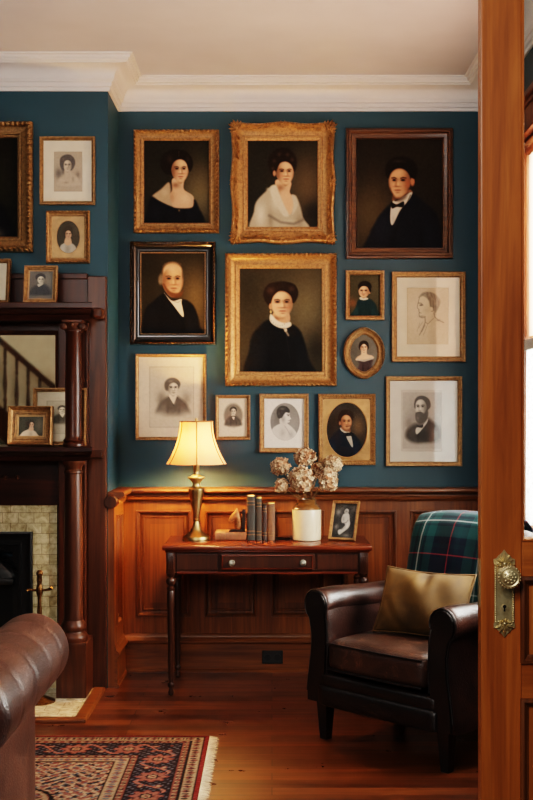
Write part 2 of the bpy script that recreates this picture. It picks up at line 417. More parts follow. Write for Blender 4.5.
# ------------------------------------------------------------------ a small painter: colours per vertex of a fine canvas grid
def smooth_closed(pts, k=6):
    p = np.asarray(pts, float); n = len(p); out = []
    for i in range(n):
        a, b, c, d = p[i - 1], p[i], p[(i + 1) % n], p[(i + 2) % n]
        for t in np.arange(k) / k:
            out.append(.5 * ((2 * b) + (c - a) * t + (2 * a - 5 * b + 4 * c - d) * t * t + (3 * b - a - 3 * c + d) * t ** 3))
    return np.array(out)
class Paint:
    def __init__(s, x0, y0, x1, y1, nx, bg):
        s.b = (x0, y0, x1, y1); s.nx = nx; s.ny = max(4, int(round(nx * (y1 - y0) / (x1 - x0))))
        s.X, s.Y = np.meshgrid(np.linspace(x0, x1, s.nx), np.linspace(y0, y1, s.ny))
        s.c = np.zeros((s.ny, s.nx, 3)) + np.array(bg, float); s.px = (x1 - x0) / nx
    def mix(s, a, col):
        a = np.clip(a, 0, 1)[..., None]; s.c = s.c * (1 - a) + np.array(col, float) * a
    def rad(s, cx, cy, rx, ry, col, a=1, mask=None):
        w = a * np.exp(-1.6 * (((s.X - cx) / rx) ** 2 + ((s.Y - cy) / ry) ** 2))
        s.mix(w if mask is None else w * mask, col)
    def ell(s, cx, cy, rx, ry, col, soft=None, a=1, rot=0, mask=None):
        soft = soft or 2 * s.px; c, n = math.cos(rot), math.sin(rot); x, y = s.X - cx, s.Y - cy
        u, v = (x * c + y * n) / rx, (-x * n + y * c) / ry
        d = (np.sqrt(u * u + v * v) - 1) * min(rx, ry); m = np.clip(.5 - d / soft, 0, 1)
        if mask is not None: m = m * mask
        s.mix(m * a, col); return m
    def poly(s, pts, col, soft=None, a=1, sm=True, mask=None):
        soft = soft or 2 * s.px; p = smooth_closed(pts) if sm else np.asarray(pts, float); q = np.roll(p, -1, 0)
        d2 = np.full(s.X.shape, 1e18); ins = np.zeros(s.X.shape, bool)
        for (ax, ay), (bx, by) in zip(p, q):
            ex, ey = bx - ax, by - ay; L = ex * ex + ey * ey + 1e-12
            t = np.clip(((s.X - ax) * ex + (s.Y - ay) * ey) / L, 0, 1)
            d2 = np.minimum(d2, (s.X - ax - t * ex) ** 2 + (s.Y - ay - t * ey) ** 2)
            if ay != by:
                cr = ((ay > s.Y) != (by > s.Y)) & (s.X < ex * (s.Y - ay) / (by - ay) + ax); ins ^= cr
        d = np.sqrt(d2) * np.where(ins, -1, 1); m = np.clip(.5 - d / soft, 0, 1)
        if mask is not None: m = m * mask
        s.mix(m * a, col); return m
    def line(s, pts, w, col, a=1, soft=None):
        soft = soft or 1.5 * s.px; d2 = np.full(s.X.shape, 1e18)
        for (ax, ay), (bx, by) in zip(pts[:-1], pts[1:]):
            ex, ey = bx - ax, by - ay; L = ex * ex + ey * ey + 1e-12
            t = np.clip(((s.X - ax) * ex + (s.Y - ay) * ey) / L, 0, 1)
            d2 = np.minimum(d2, (s.X - ax - t * ex) ** 2 + (s.Y - ay - t * ey) ** 2)
        s.mix(np.clip(.5 - (np.sqrt(d2) - w / 2) / soft, 0, 1) * a, col)
    def grain(s, a=6, k=3):
        n = RNG.normal(0, 1, s.X.shape)
        for _ in range(k): n = (n + np.roll(n, 1, 0) + np.roll(n, 1, 1) + np.roll(n, -1, 1) + np.roll(n, -1, 0)) / 3.2
        s.c = np.clip(s.c + (n * a)[..., None], 0, 255)
    def soften(s):
        for ax in (0, 1):
            p = np.pad(s.c, [(1, 1) if q == ax else (0, 0) for q in range(3)], 'edge')
            s.c = (np.take(p, range(0, s.c.shape[ax]), ax) + 2 * s.c + np.take(p, range(2, s.c.shape[ax] + 2), ax)) / 4
    def mono(s, tint=(1, .94, .84), keep=0.0):
        g = s.c.mean(-1, keepdims=True); s.c = s.c * keep + g * np.array(tint) * (1 - keep)
    def mesh(s, name, mat, w, h, parent, y=0.0, zc=0.0, cut=None):
        """flat grid w x h facing -y at local depth y; cut='oval' keeps the inscribed ellipse"""
        xs = np.linspace(-w / 2, w / 2, s.nx); zs = np.linspace(h / 2, -h / 2, s.ny) + zc
        XX, ZZ = np.meshgrid(xs, zs); V = np.stack([XX, np.full_like(XX, y), ZZ], -1).reshape(-1, 3)
        mb = MB(); mb.v = [tuple(v) for v in V.tolist()]; nx = s.nx; keep = None
        if cut == 'oval': keep = ((XX / (w / 2)) ** 2 + ((ZZ - zc) / (h / 2)) ** 2 <= 1.04).ravel()
        for j in range(s.ny - 1):
            for i in range(nx - 1):
                a = j * nx + i; q = (a, a + nx, a + nx + 1, a + 1)
                if keep is None or all(keep[t] for t in q): mb.f.append(q)
        rgba = np.ones((s.ny * s.nx, 4)); rgba[:, :3] = lin(s.c.reshape(-1, 3))
        me = bpy.data.meshes.new(name); me.from_pydata(mb.v, [], mb.f); me.update()
        ca = me.color_attributes.new('Col', 'FLOAT_COLOR', 'POINT'); ca.data.foreach_set('color', rgba.astype(np.float32).ravel())
        me.materials.append(mat)
        if keep is not None:
            bm = bmesh.new(); bm.from_mesh(me)
            bmesh.ops.delete(bm, geom=[v for v in bm.verts if not v.link_faces], context='VERTS'); bm.to_mesh(me); bm.free()
        o = bpy.data.objects.new(name, me); C.objects.link(o); o.parent = parent; return o
SK = (216, 168, 130); SH = (88, 52, 34)
def lighter(c, k): return tuple(min(255, x * k) for x in c)
def face(P, cx, cy, w, h, t=0.0, skin=SK, sh=SH, side=-1, lip=(158, 80, 66), eye=(34, 23, 18), brow=(52, 36, 27), blush=.3, jaw=.36, sd=.75):
    """w, h: half width and half height; t: turn, -1 .. 1"""
    pts = []
    for k in range(20):
        a = 2 * PI * k / 20; y = math.sin(a); x = math.cos(a)
        if y > 0: x *= 1 - jaw * y ** 2; x += .16 * t * y
        else: y *= .74
        pts.append((cx + x * w, cy + y * h))
    m = P.poly(pts, skin, soft=w * .2)
    P.rad(cx + side * w * .95, cy + .1 * h, w * .7, h * 1.2, sh, sd, m)
    P.rad(cx - side * w * 1.05, cy + .2 * h, w * .3, h * .9, sh, sd * .5, m)
    P.rad(cx + t * .1 * w, cy + 1.02 * h, w * .9, h * .2, sh, .6, m)
    P.rad(cx - side * .15 * w, cy - .44 * h, w * .5, h * .26, lighter(skin, 1.14), .6, m)
    P.rad(cx - side * .35 * w, cy + .2 * h, w * .3, h * .2, lighter(skin, 1.12), .55, m)
    fx = cx + t * w * .30; ex = w * .42
    if blush:
        for q in (-1, 1): P.rad(fx + q * ex * 1.1, cy + .28 * h, w * .3, h * .16, (196, 96, 76), blush, m)
    for q in (-1, 1):
        k = 1 - .25 * q * t; xk = fx + q * ex * k
        P.rad(xk, cy - .10 * h, w * .34 * k, h * .15, sh, .72, m)
        P.line([(xk - q * -.26 * w * k, cy - .20 * h), (xk, cy - .235 * h), (xk - q * .2 * w * k, cy - .19 * h)], h * .055, brow, .95, w * .1)
        P.ell(xk, cy - .08 * h, w * .17 * k, h * .06, eye, w * .1, 1)
    s2 = side if abs(t) < .2 else (1 if t > 0 else -1)
    nx_ = fx + t * .14 * w
    P.line([(fx + s2 * .10 * w, cy - .12 * h), (nx_ + s2 * .15 * w, cy + .22 * h)], w * .16, sh, .5, w * .26)
    P.rad(nx_ - s2 * .04 * w, cy + .12 * h, w * .12, h * .18, lighter(skin, 1.14), .65, m)
    P.ell(nx_, cy + .29 * h, w * .2, h * .03, sh, w * .16, .75)
    mx = fx + t * .08 * w
    P.ell(mx, cy + .50 * h, w * .25, h * .05, lip, w * .16, .85)
    P.line([(mx - .24 * w, cy + .49 * h), (mx + .24 * w, cy + .49 * h)], h * .024, sh, .75, w * .1)
    P.rad(mx, cy + .64 * h, w * .24, h * .05, sh, .5, m)
    P.rad(mx, cy + .79 * h, w * .2, h * .09, lighter(skin, 1.08), .45, m)
    return m
def coat(P, pts, col, hi=1.6, lo=.5, soft=5):
    m = P.poly(pts, col, soft=P.px * soft); xs = [p[0] for p in pts]; ys = [p[1] for p in pts]
    w = max(xs) - min(xs); h = max(ys) - min(ys); cx, cy = min(xs) + w / 2, min(ys) + h / 2
    P.rad(cx - .3 * w, cy + .05 * h, .13 * w, .3 * h, lighter(col, hi), .5, m); P.rad(cx + .28 * w, cy + .15 * h, .12 * w, .3 * h, lighter(col, hi), .35, m)
    P.rad(cx - .16 * w, cy + .3 * h, .05 * w, .3 * h, lighter(col, lo), .7, m); P.rad(cx + .20 * w, cy + .3 * h, .05 * w, .3 * h, lighter(col, lo), .7, m)
    return m
def fin(P, g=1.5): P.grain(g); return P
def p_black_dress(nx):
    P = Paint(33, 30, 505, 612, nx, (36, 34, 27)); P.rad(440, 400, 170, 260, (98, 88, 64), .9); P.rad(90, 130, 150, 200, (30, 28, 23), .7)
    P.ell(262, 185, 108, 92, (24, 18, 15), 16)
    P.poly([(240, 300), (318, 300), (322, 372), (388, 424), (384, 498), (300, 508), (238, 496), (212, 420), (238, 380)], (206, 164, 130), 10)
    P.rad(262, 345, 40, 26, SH, .6); P.rad(232, 430, 30, 60, (150, 106, 78), .6); P.rad(330, 440, 44, 40, (224, 186, 152), .6)
    P.poly([(212, 325), (160, 370), (92, 426), (150, 458), (236, 494), (222, 430), (226, 376)], (166, 142, 114), 14); P.rad(185, 395, 30, 34, (196, 172, 142), .6)
    P.poly([(330, 396), (388, 424), (384, 486), (366, 500), (372, 440)], (190, 158, 128), 12)
    coat(P, [(40, 640), (58, 530), (74, 452), (96, 424), (150, 460), (236, 497), (300, 508), (384, 500), (396, 446), (424, 490), (452, 640)], (17, 18, 21), 1.7)
    P.rad(288, 522, 9, 11, (150, 120, 76), .8); face(P, 294, 236, 60, 98, .25, side=-1)
    P.poly([(286, 98), (340, 108), (380, 156), (386, 210), (366, 250), (352, 226), (340, 184), (314, 154), (286, 142), (258, 160), (238, 196), (226, 244), (208, 268), (176, 250), (156, 212), (166, 158), (206, 112)], (25, 19, 15), 9)
    P.rad(220, 160, 26, 34, (66, 52, 42), .5); P.rad(350, 165, 16, 26, (58, 45, 36), .5); P.line([(286, 104), (286, 142)], 3, (110, 82, 62), .5, 5); return fin(P)
def p_white_dress(nx):
    P = Paint(22, 24, 505, 605, nx, (36, 35, 29)); P.rad(430, 320, 150, 260, (86, 72, 53), .9); P.rad(475, 510, 80, 90, (24, 23, 22), .9)
    P.ell(262, 170, 98, 96, (28, 21, 17), 20)
    m = P.poly([(58, 640), (66, 500), (84, 432), (140, 372), (188, 332), (236, 330), (262, 400), (330, 392), (356, 398), (386, 470), (402, 540), (436, 640)], (176, 162, 138), 14)
    P.rad(110, 520, 40, 90, (222, 212, 190), .75, m); P.rad(180, 560, 26, 80, (120, 108, 88), .6, m); P.rad(380, 560, 40, 70, (118, 106, 88), .6, m); P.rad(220, 440, 44, 60, (214, 202, 178), .7, m)
    P.poly([(216, 290), (318, 300), (312, 372), (348, 420), (330, 500), (300, 520), (262, 450), (230, 380)], (214, 170, 136), 10); P.rad(246, 340, 40, 28, SH, .6); P.rad(238, 380, 16, 60, (160, 112, 82), .5)
    P.poly([(176, 340), (214, 322), (238, 372), (270, 450), (306, 524), (270, 530), (226, 470), (190, 410)], (208, 196, 172), 14); P.poly([(326, 388), (356, 404), (368, 460), (330, 520), (336, 450)], (196, 182, 158), 12)
    P.line([(170, 528), (250, 572), (340, 584), (402, 556)], 16, (98, 88, 76), .75, 16); P.rad(300, 560, 60, 10, (196, 184, 162), .4)
    P.rad(166, 350, 20, 14, (190, 178, 156), .7)
    face(P, 278, 236, 60, 94, .4, side=-1)
    P.poly([(252, 76), (310, 84), (346, 130), (356, 186), (346, 232), (332, 196), (316, 160), (282, 146), (252, 158), (234, 196), (218, 236), (204, 268), (184, 240), (166, 180), (184, 118)], (29, 22, 17), 11)
    for (x, y) in ((206, 160), (240, 116), (296, 118), (330, 152), (196, 210)): P.rad(x, y, 16, 16, (76, 58, 45), .6)
    P.ell(206, 244, 10, 18, (184, 132, 100), 8); return fin(P)
def p_bow_tie(nx):
    P = Paint(22, 20, 525, 645, nx, (36, 32, 26)); P.rad(110, 450, 170, 230, (78, 65, 45), .85); P.rad(420, 90, 180, 120, (42, 37, 29), .6)
    P.ell(288, 195, 92, 74, (22, 17, 14), 14)
    P.poly([(246, 330), (340, 310), (346, 360), (262, 410), (236, 380)], (140, 92, 66), 10)
    coat(P, [(84, 700), (104, 560), (128, 510), (164, 450), (240, 376), (330, 330), (356, 330), (430, 388), (494, 450), (524, 560), (540, 700)], (17, 20, 26), 1.6)
    P.poly([(238, 374), (262, 372), (346, 322), (334, 364), (282, 424), (250, 486), (232, 512), (222, 486), (224, 420)], (204, 194, 176), 7); P.rad(240, 480, 12, 30, (160, 150, 136), .5)
    P.poly([(226, 380), (258, 392), (300, 376), (298, 408), (260, 408), (232, 416)], (12, 12, 13), 7); P.line([(340, 340), (300, 430), (250, 560)], 5, (8, 8, 10), .7, 8)
    face(P, 276, 262, 62, 100, -.45, (206, 150, 110), (80, 46, 30), 1, (140, 76, 58), brow=(28, 20, 15), blush=.2, jaw=.4)
    P.rad(324, 272, 18, 40, (190, 98, 66), .5); P.ell(352, 262, 12, 24, (186, 116, 82), 8)
    P.poly([(222, 300), (232, 330), (256, 356), (290, 350), (320, 326), (330, 300), (316, 352), (282, 376), (248, 370), (230, 344)], (58, 38, 27), 18, .7)
    P.poly([(196, 226), (198, 170), (228, 134), (290, 122), (346, 142), (376, 196), (368, 244), (346, 238), (336, 196), (300, 166), (250, 172), (222, 186), (212, 240)], (22, 17, 14), 10)
    P.rad(270, 146, 40, 12, (62, 52, 43), .6); return fin(P)
def p_old_gent(nx):
    P = Paint(38, 35, 500, 625, nx, (42, 37, 26)); P.rad(430, 350, 140, 250, (98, 80, 52), .88); P.rad(100, 120, 130, 150, (32, 29, 21), .7)
    P.ell(264, 176, 76, 76, (88, 70, 50), 14); P.ell(266, 172, 66, 66, (212, 160, 120), 14); P.ell(184, 228, 18, 36, (100, 84, 64), 12)
    coat(P, [(44, 700), (60, 500), (80, 430), (124, 390), (208, 326), (250, 370), (336, 372), (392, 394), (432, 450), (462, 560), (474, 700)], (15, 15, 16), 1.7)
    P.poly([(208, 328), (262, 384), (328, 372), (330, 400), (346, 488), (330, 492), (270, 414), (220, 352)], (212, 202, 182), 7); P.line([(268, 386), (304, 396), (328, 380)], 6, (150, 140, 124), .8, 6); P.line([(210, 334), (262, 430), (334, 520)], 6, (6, 6, 7), .8, 8)
    face(P, 266, 232, 74, 124, .3, (210, 154, 112), (104, 62, 38), -1, (140, 76, 58), brow=(76, 56, 40), blush=.35, jaw=.2)
    P.poly([(196, 262), (212, 300), (238, 340), (284, 362), (330, 348), (344, 306), (330, 318), (296, 326), (254, 318), (226, 292), (208, 262)], (94, 56, 34), 14, .9)
    P.rad(182, 226, 18, 40, (110, 94, 74), .9); P.rad(176, 246, 14, 22, (128, 112, 90), .7); P.rad(340, 206, 9, 30, (84, 66, 48), .8)
    for k in range(9): P.line([(200 + 15 * k, 142 - 30 * math.sin(.35 + k * .3)), (212 + 14 * k, 124 - 22 * math.sin(.35 + k * .3))], 9, (104, 84, 62), .6, 12)
    P.rad(262, 150, 44, 22, (236, 192, 154), .5); return fin(P)
def p_lace_collar(nx):
    P = Paint(18, 16, 515, 640, nx, (52, 48, 37)); P.rad(420, 250, 170, 280, (92, 84, 62), .88); P.rad(70, 150, 90, 240, (38, 36, 28), .7); P.rad(480, 500, 70, 130, (30, 28, 23), .9)
    P.ell(268, 170, 100, 74, (28, 21, 17), 14); P.poly([(230, 280), (310, 280), (318, 340), (270, 356), (218, 320)], (190, 142, 108), 8); P.rad(246, 314, 36, 18, SH, .6)
    coat(P, [(66, 700), (78, 500), (90, 430), (118, 386), (196, 326), (262, 376), (328, 352), (382, 392), (412, 470), (436, 560), (468, 700)], (15, 17, 19), 1.9)
    P.poly([(206, 292), (244, 330), (288, 346), (322, 340), (328, 362), (290, 378), (238, 366), (202, 334)], (208, 200, 182), 9)
    for k in range(9): P.rad(210 + k * 13, 332 + 30 * math.sin(k * .4), 4, 5, (136, 130, 118), .75)
    P.line([(286, 378), (312, 420)], 10, (176, 160, 134), .8, 10); P.ell(296, 388, 8, 10, (198, 180, 148), 5); P.line([(300, 420), (322, 560)], 4, (46, 46, 46), .6, 6)
    face(P, 270, 226, 66, 96, .3, side=1, sd=.55)
    P.poly([(290, 98), (346, 112), (370, 156), (356, 212), (338, 224), (332, 186), (312, 156), (288, 138), (254, 152), (222, 186), (208, 226), (198, 242), (172, 214), (162, 164), (192, 112), (240, 102)], (30, 22, 17), 9)
    P.rad(205, 150, 30, 28, (76, 56, 43), .6); P.rad(330, 140, 22, 20, (76, 56, 43), .5); P.ell(205, 246, 9, 18, (186, 132, 98), 6); P.ell(206, 278, 5, 9, (196, 162, 100), 4); return fin(P)
def p_small_oil(nx):
    P = Paint(26, 12, 245, 308, nx, (62, 58, 42)); P.rad(50, 215, 40, 40, (120, 74, 46), .8); P.rad(210, 90, 60, 130, (84, 78, 58), .6)
    P.ell(136, 96, 48, 40, (26, 20, 17), 8)
    coat(P, [(30, 340), (70, 250), (84, 204), (108, 186), (160, 180), (206, 212), (226, 260), (236, 340)], (22, 40, 42), 1.7)
    P.poly([(104, 172), (150, 176), (160, 186), (132, 194), (102, 188)], (206, 196, 174), 5); P.ell(170, 136, 8, 12, (190, 136, 100), 5)
    face(P, 130, 130, 38, 50, -.25, (222, 172, 132), side=1, sd=.5); P.poly([(94, 118), (96, 86), (130, 62), (166, 78), (182, 120), (174, 140), (164, 116), (152, 94), (120, 92), (104, 104)], (27, 21, 17), 7)
    return fin(P, 2)
def p_oval_lady(nx):
    P = Paint(36, 470, 216, 708, nx, (98, 94, 84)); P.rad(60, 580, 50, 110, (72, 70, 64), .7); P.rad(190, 620, 40, 80, (116, 112, 100), .6)
    P.ell(126, 540, 32, 34, (36, 27, 22), 7); P.poly([(112, 570), (142, 570), (148, 596), (180, 606), (184, 624), (80, 636), (84, 614), (108, 598)], (224, 184, 150), 7)
    coat(P, [(88, 720), (98, 660), (84, 634), (126, 640), (182, 626), (176, 668), (190, 720)], (58, 46, 46), 1.5)
    P.line([(82, 632), (128, 640), (182, 624)], 9, (212, 202, 184), .8, 8)
    face(P, 126, 552, 24, 34, .1, (228, 186, 152), side=-1, sd=.45); P.poly([(126, 508), (148, 516), (158, 548), (150, 566), (146, 544), (126, 528), (106, 546), (100, 568), (94, 546), (104, 516)], (36, 27, 22), 6)
    return fin(P, 2)
def p_profile(nx):
    P = Paint(36, 46, 498, 664, nx, (186, 166, 136)); P.rad(140, 300, 150, 300, (206, 186, 160), .7); G = (84, 72, 56)
    P.line([(36, 46), (498, 46), (498, 664), (36, 664), (36, 46)], 8, (140, 120, 94), .8, 8)
    P.poly([(178, 130), (162, 200), (150, 262), (172, 290), (166, 318), (178, 360), (232, 370), (330, 320), (340, 160), (250, 100)], (200, 182, 152), 20, .8)
    P.rad(260, 290, 60, 60, (160, 140, 110), .5)
    P.poly([(168, 150), (206, 104), (264, 90), (330, 104), (386, 150), (404, 206), (384, 270), (352, 318), (330, 290), (318, 256), (292, 252), (282, 200), (256, 160), (216, 136), (188, 146)], (116, 104, 84), 16, .9)
    for (a, b, c, d) in ((260, 100, 300, 240), (300, 100, 330, 260), (336, 120, 360, 290), (366, 150, 376, 260), (236, 110, 276, 170), (384, 190, 372, 280)): P.line([(a, b), ((a + c) / 2 + 10, (b + d) / 2 - 12), (c, d)], 9, (70, 62, 48), .6, 12)
    for (x, y) in ((280, 130), (320, 170), (350, 220), (240, 124)): P.rad(x, y, 16, 26, (150, 136, 112), .6)
    P.line([(176, 150), (166, 196), (152, 250), (154, 268), (172, 284), (170, 300), (178, 316), (170, 332), (178, 362), (206, 374), (240, 362)], 6, G, .8, 8)
    P.line([(164, 212), (196, 216), (214, 236)], 10, G, .8, 10); P.ell(194, 236, 16, 8, (64, 54, 42), 8); P.line([(172, 318), (196, 322)], 6, G, .7, 8); P.rad(200, 360, 40, 16, G, .5)
    P.line([(304, 250), (330, 256), (326, 300), (308, 304)], 7, G, .7, 8)
    P.line([(236, 366), (240, 420), (210, 500), (176, 560)], 8, G, .8, 10); P.line([(336, 320), (346, 366), (384, 400), (440, 424)], 9, G, .8, 12); P.rad(384, 400, 26, 12, (72, 62, 48), .7)
    P.line([(240, 420), (270, 440), (330, 380)], 6, G, .6, 8); P.line([(232, 460), (200, 520)], 14, G, .5, 14); P.line([(180, 430), (150, 520)], 5, G, .4, 8); P.line([(268, 440), (220, 560)], 5, G, .5, 8); P.line([(210, 420), (170, 480)], 5, G, .4, 8)
    return fin(P, 2)
def p_beard(nx):
    P = Paint(50, 70, 500, 670, nx, (206, 196, 182)); P.poly([(70, 94), (500, 94), (500, 642), (70, 642)], (184, 170, 154), 6, sm=False); P.rad(230, 300, 150, 200, (156, 146, 132), .8); P.rad(140, 400, 60, 80, (112, 106, 96), .6); P.rad(440, 440, 60, 100, (140, 136, 128), .7)
    P.ell(288, 210, 88, 78, (74, 68, 60), 12)
    coat(P, [(110, 540), (108, 480), (140, 440), (210, 400), (300, 400), (352, 350), (400, 380), (470, 430), (490, 520), (450, 570), (330, 590), (200, 590)], (56, 53, 50), 1.4, .6, 8)
    P.rad(440, 500, 60, 90, (128, 124, 118), .6); P.rad(300, 620, 260, 40, (184, 170, 154), .9)
    P.poly([(212, 480), (222, 440), (280, 426), (344, 352), (336, 390), (286, 450), (230, 500)], (206, 200, 188), 7); P.poly([(222, 410), (256, 424), (294, 410), (290, 436), (250, 436)], (26, 25, 24), 7)
    face(P, 268, 240, 62, 104, -.35, (208, 200, 186), (98, 90, 80), 1, (110, 102, 92), (40, 37, 34), (50, 47, 42), 0, jaw=.3)
    P.poly([(210, 300), (232, 292), (262, 288), (300, 300), (336, 262), (352, 300), (330, 370), (262, 400), (216, 366)], (76, 71, 64), 14, .92); P.rad(236, 346, 22, 36, (128, 122, 112), .55); P.line([(226, 292), (262, 286), (292, 298)], 12, (62, 58, 52), .8, 12)
    P.poly([(198, 236), (204, 170), (240, 134), (300, 130), (358, 164), (378, 226), (360, 252), (338, 240), (330, 190), (290, 160), (232, 168), (214, 196), (210, 250)], (76, 70, 62), 10)
    P.mono((1, .965, .9), .2); return fin(P, 2)
def p_oval_gent(nx):
    P = Paint(36, 48, 500, 672, nx, (48, 44, 38)); P.rad(400, 320, 100, 160, (112, 88, 62), .85); P.rad(180, 130, 140, 90, (62, 60, 56), .6); P.rad(80, 330, 60, 120, (34, 31, 27), .7)
    P.ell(262, 210, 88, 78, (40, 27, 19), 14); P.poly([(206, 330), (300, 340), (306, 400), (262, 410), (196, 370)], (150, 100, 72), 10)
    coat(P, [(10, 740), (54, 520), (96, 440), (188, 352), (256, 400), (320, 392), (380, 440), (430, 520), (470, 740)], (16, 27, 38), 1.7)
    P.poly([(194, 336), (240, 372), (300, 386), (322, 440), (340, 540), (322, 548), (268, 450), (262, 410), (206, 370)], (208, 200, 182), 8); P.poly([(236, 398), (330, 392), (334, 424), (250, 430)], (14, 16, 20), 8)
    face(P, 262, 270, 62, 104, .35, (214, 154, 112), (104, 60, 38), -1, (140, 74, 56), blush=.4)
    P.poly([(222, 330), (254, 348), (300, 342), (322, 316), (312, 362), (274, 386), (236, 366)], (96, 60, 40), 14, .5); P.line([(264, 318), (314, 316)], 12, (84, 54, 36), .8, 12)
    P.poly([(168, 300), (170, 230), (204, 166), (262, 142), (330, 160), (346, 220), (334, 250), (322, 206), (290, 178), (236, 188), (208, 226), (200, 270), (190, 318)], (42, 28, 20), 11); P.ell(190, 286, 11, 22, (178, 116, 84), 8)
    return fin(P, 2)
def bust(P, cx, cy, k, male, hair=(58, 54, 50), cloth=(66, 62, 58), t=.2, vig=None, paper=(226, 216, 196), skin=(216, 206, 190), cap=False):
    """small engraved bust: k = half face height"""
    if vig: P.ell(cx, cy + k * 1.0, vig[0], vig[1], vig[2], vig[3])
    P.ell(cx - .12 * k * t, cy - .42 * k, k * .82, k * .72, hair, k * .25)
    coat(P, [(cx - 1.9 * k, cy + 3.4 * k), (cx - 1.75 * k, cy + 2.1 * k), (cx - 1.2 * k, cy + 1.45 * k), (cx - .45 * k, cy + .95 * k), (cx + .45 * k, cy + .95 * k), (cx + 1.2 * k, cy + 1.45 * k), (cx + 1.75 * k, cy + 2.1 * k), (cx + 1.9 * k, cy + 3.4 * k)], cloth, 1.5, .7)
    P.poly([(cx - .42 * k, cy + .8 * k), (cx + .42 * k, cy + .8 * k), (cx + .45 * k, cy + 1.15 * k), (cx + .12 * k, cy + 2.0 * k), (cx - .4 * k, cy + 1.2 * k)], (222, 214, 200), k * .2)
    if male: P.line([(cx - .3 * k, cy + 1.12 * k), (cx + .36 * k, cy + 1.12 * k)], k * .26, (40, 38, 36), .9)
    P.line([(cx - .5 * k, cy + 1.1 * k), (cx + .1 * k, cy + 2.1 * k), (cx + .5 * k, cy + 1.1 * k)], k * .1, (44, 40, 36), .7, k * .12)
    face(P, cx, cy, k * .66, k, t, skin, (110, 100, 90), -1 if t > 0 else 1, (124, 110, 98), (46, 42, 38), (56, 52, 46), 0)
    P.poly([(cx - .7 * k, cy + .05 * k), (cx - .84 * k, cy - .5 * k), (cx - .5 * k, cy - 1.05 * k), (cx + .1 * k, cy - 1.2 * k), (cx + .66 * k, cy - .92 * k), (cx + .82 * k, cy - .4 * k), (cx + .68 * k, cy + .02 * k), (cx + .58 * k, cy - .42 * k), (cx + .2 * k, cy - .72 * k), (cx - .3 * k, cy - .6 * k), (cx - .58 * k, cy - .25 * k)], hair, k * .18)
    P.rad(cx - .2 * k, cy - .9 * k, .3 * k, .16 * k, lighter(hair, 1.7), .6)
    if cap:
        P.poly([(cx - .95 * k, cy + .1 * k), (cx - 1.0 * k, cy - .65 * k), (cx - .5 * k, cy - 1.2 * k), (cx + .3 * k, cy - 1.22 * k), (cx + .85 * k, cy - .7 * k), (cx + .8 * k, cy - .3 * k), (cx + .2 * k, cy - .7 * k), (cx - .45 * k, cy - .45 * k), (cx - .62 * k, cy + .3 * k)], (96, 82, 68), k * .2)
        P.rad(cx - .3 * k, cy - .85 * k, .45 * k, .22 * k, (148, 130, 110), .6)
def p_oval_print(nx):
    P = Paint(265, 65, 450, 305, nx, (230, 224, 210)); m = P.ell(362, 178, 68, 90, (126, 122, 116), 3); P.rad(328, 150, 26, 50, (90, 86, 82), .6, m); P.rad(400, 200, 26, 60, (150, 146, 138), .6, m)
    d = P.poly([(302, 225), (310, 205), (338, 188), (352, 184), (376, 190), (400, 212), (416, 240), (395, 262), (362, 272), (325, 258)], (206, 202, 194), 5, mask=m); P.rad(350, 232, 18, 30, (160, 156, 148), .6, d); P.rad(390, 240, 14, 24, (150, 146, 138), .6, d); P.line([(352, 186), (372, 216), (384, 240)], 4, (150, 146, 138), .8, 5)
    P.poly([(340, 160), (366, 170), (372, 192), (350, 196), (338, 184)], (206, 198, 184), 4, mask=m)
    P.poly([(352, 138), (372, 128), (383, 138), (385, 156), (390, 163), (384, 168), (382, 180), (366, 183), (350, 172)], (216, 208, 194), 4); P.rad(354, 166, 12, 18, (130, 122, 110), .7)
    P.line([(371, 143), (383, 143)], 3, (70, 64, 60), .8, 4); P.ell(377, 149, 4, 2.5, (50, 46, 42), 3); P.line([(376, 172), (385, 172)], 2.5, (120, 100, 92), .8, 3); P.ell(356, 158, 3.5, 6, (180, 170, 156), 3)
    P.poly([(324, 142), (326, 118), (344, 102), (370, 106), (384, 124), (380, 136), (366, 134), (356, 146), (348, 158), (332, 162)], (50, 47, 44), 5); P.rad(350, 116, 14, 7, (110, 104, 98), .6); P.rad(334, 140, 6, 10, (96, 90, 84), .5)
    P.mono((1, .97, .92)); return fin(P, 2)
def p_small_print(nx):
    P = Paint(45, 68, 178, 245, nx, (232, 216, 190)); bust(P, 113, 130, 19, True, vig=(44, 56, (128, 116, 100), 10)); P.rad(113, 216, 74, 22, (232, 216, 190), 1); P.mono((1, .92, .8)); return fin(P, 2)
def p_large_print(nx):
    P = Paint(38, 52, 295, 375, nx, (226, 208, 180)); P.poly([(82, 92), (256, 92), (256, 335), (82, 335)], (216, 195, 166), 3, sm=False)
    P.line([(82, 92), (256, 92), (256, 335), (82, 335), (82, 92)], 2, (176, 152, 122), .9)
    P.rad(130, 225, 26, 44, (120, 102, 84), .8); P.rad(226, 220, 24, 40, (140, 120, 100), .7); bust(P, 174, 178, 33, False, (74, 64, 56), (92, 80, 70), .35, cap=True)
    P.rad(112, 296, 46, 30, (216, 195, 166), 1); P.rad(236, 296, 40, 30, (216, 195, 166), 1); P.rad(176, 304, 100, 28, (216, 195, 166), 1)
    P.mono((1, .91, .79)); return fin(P, 2)
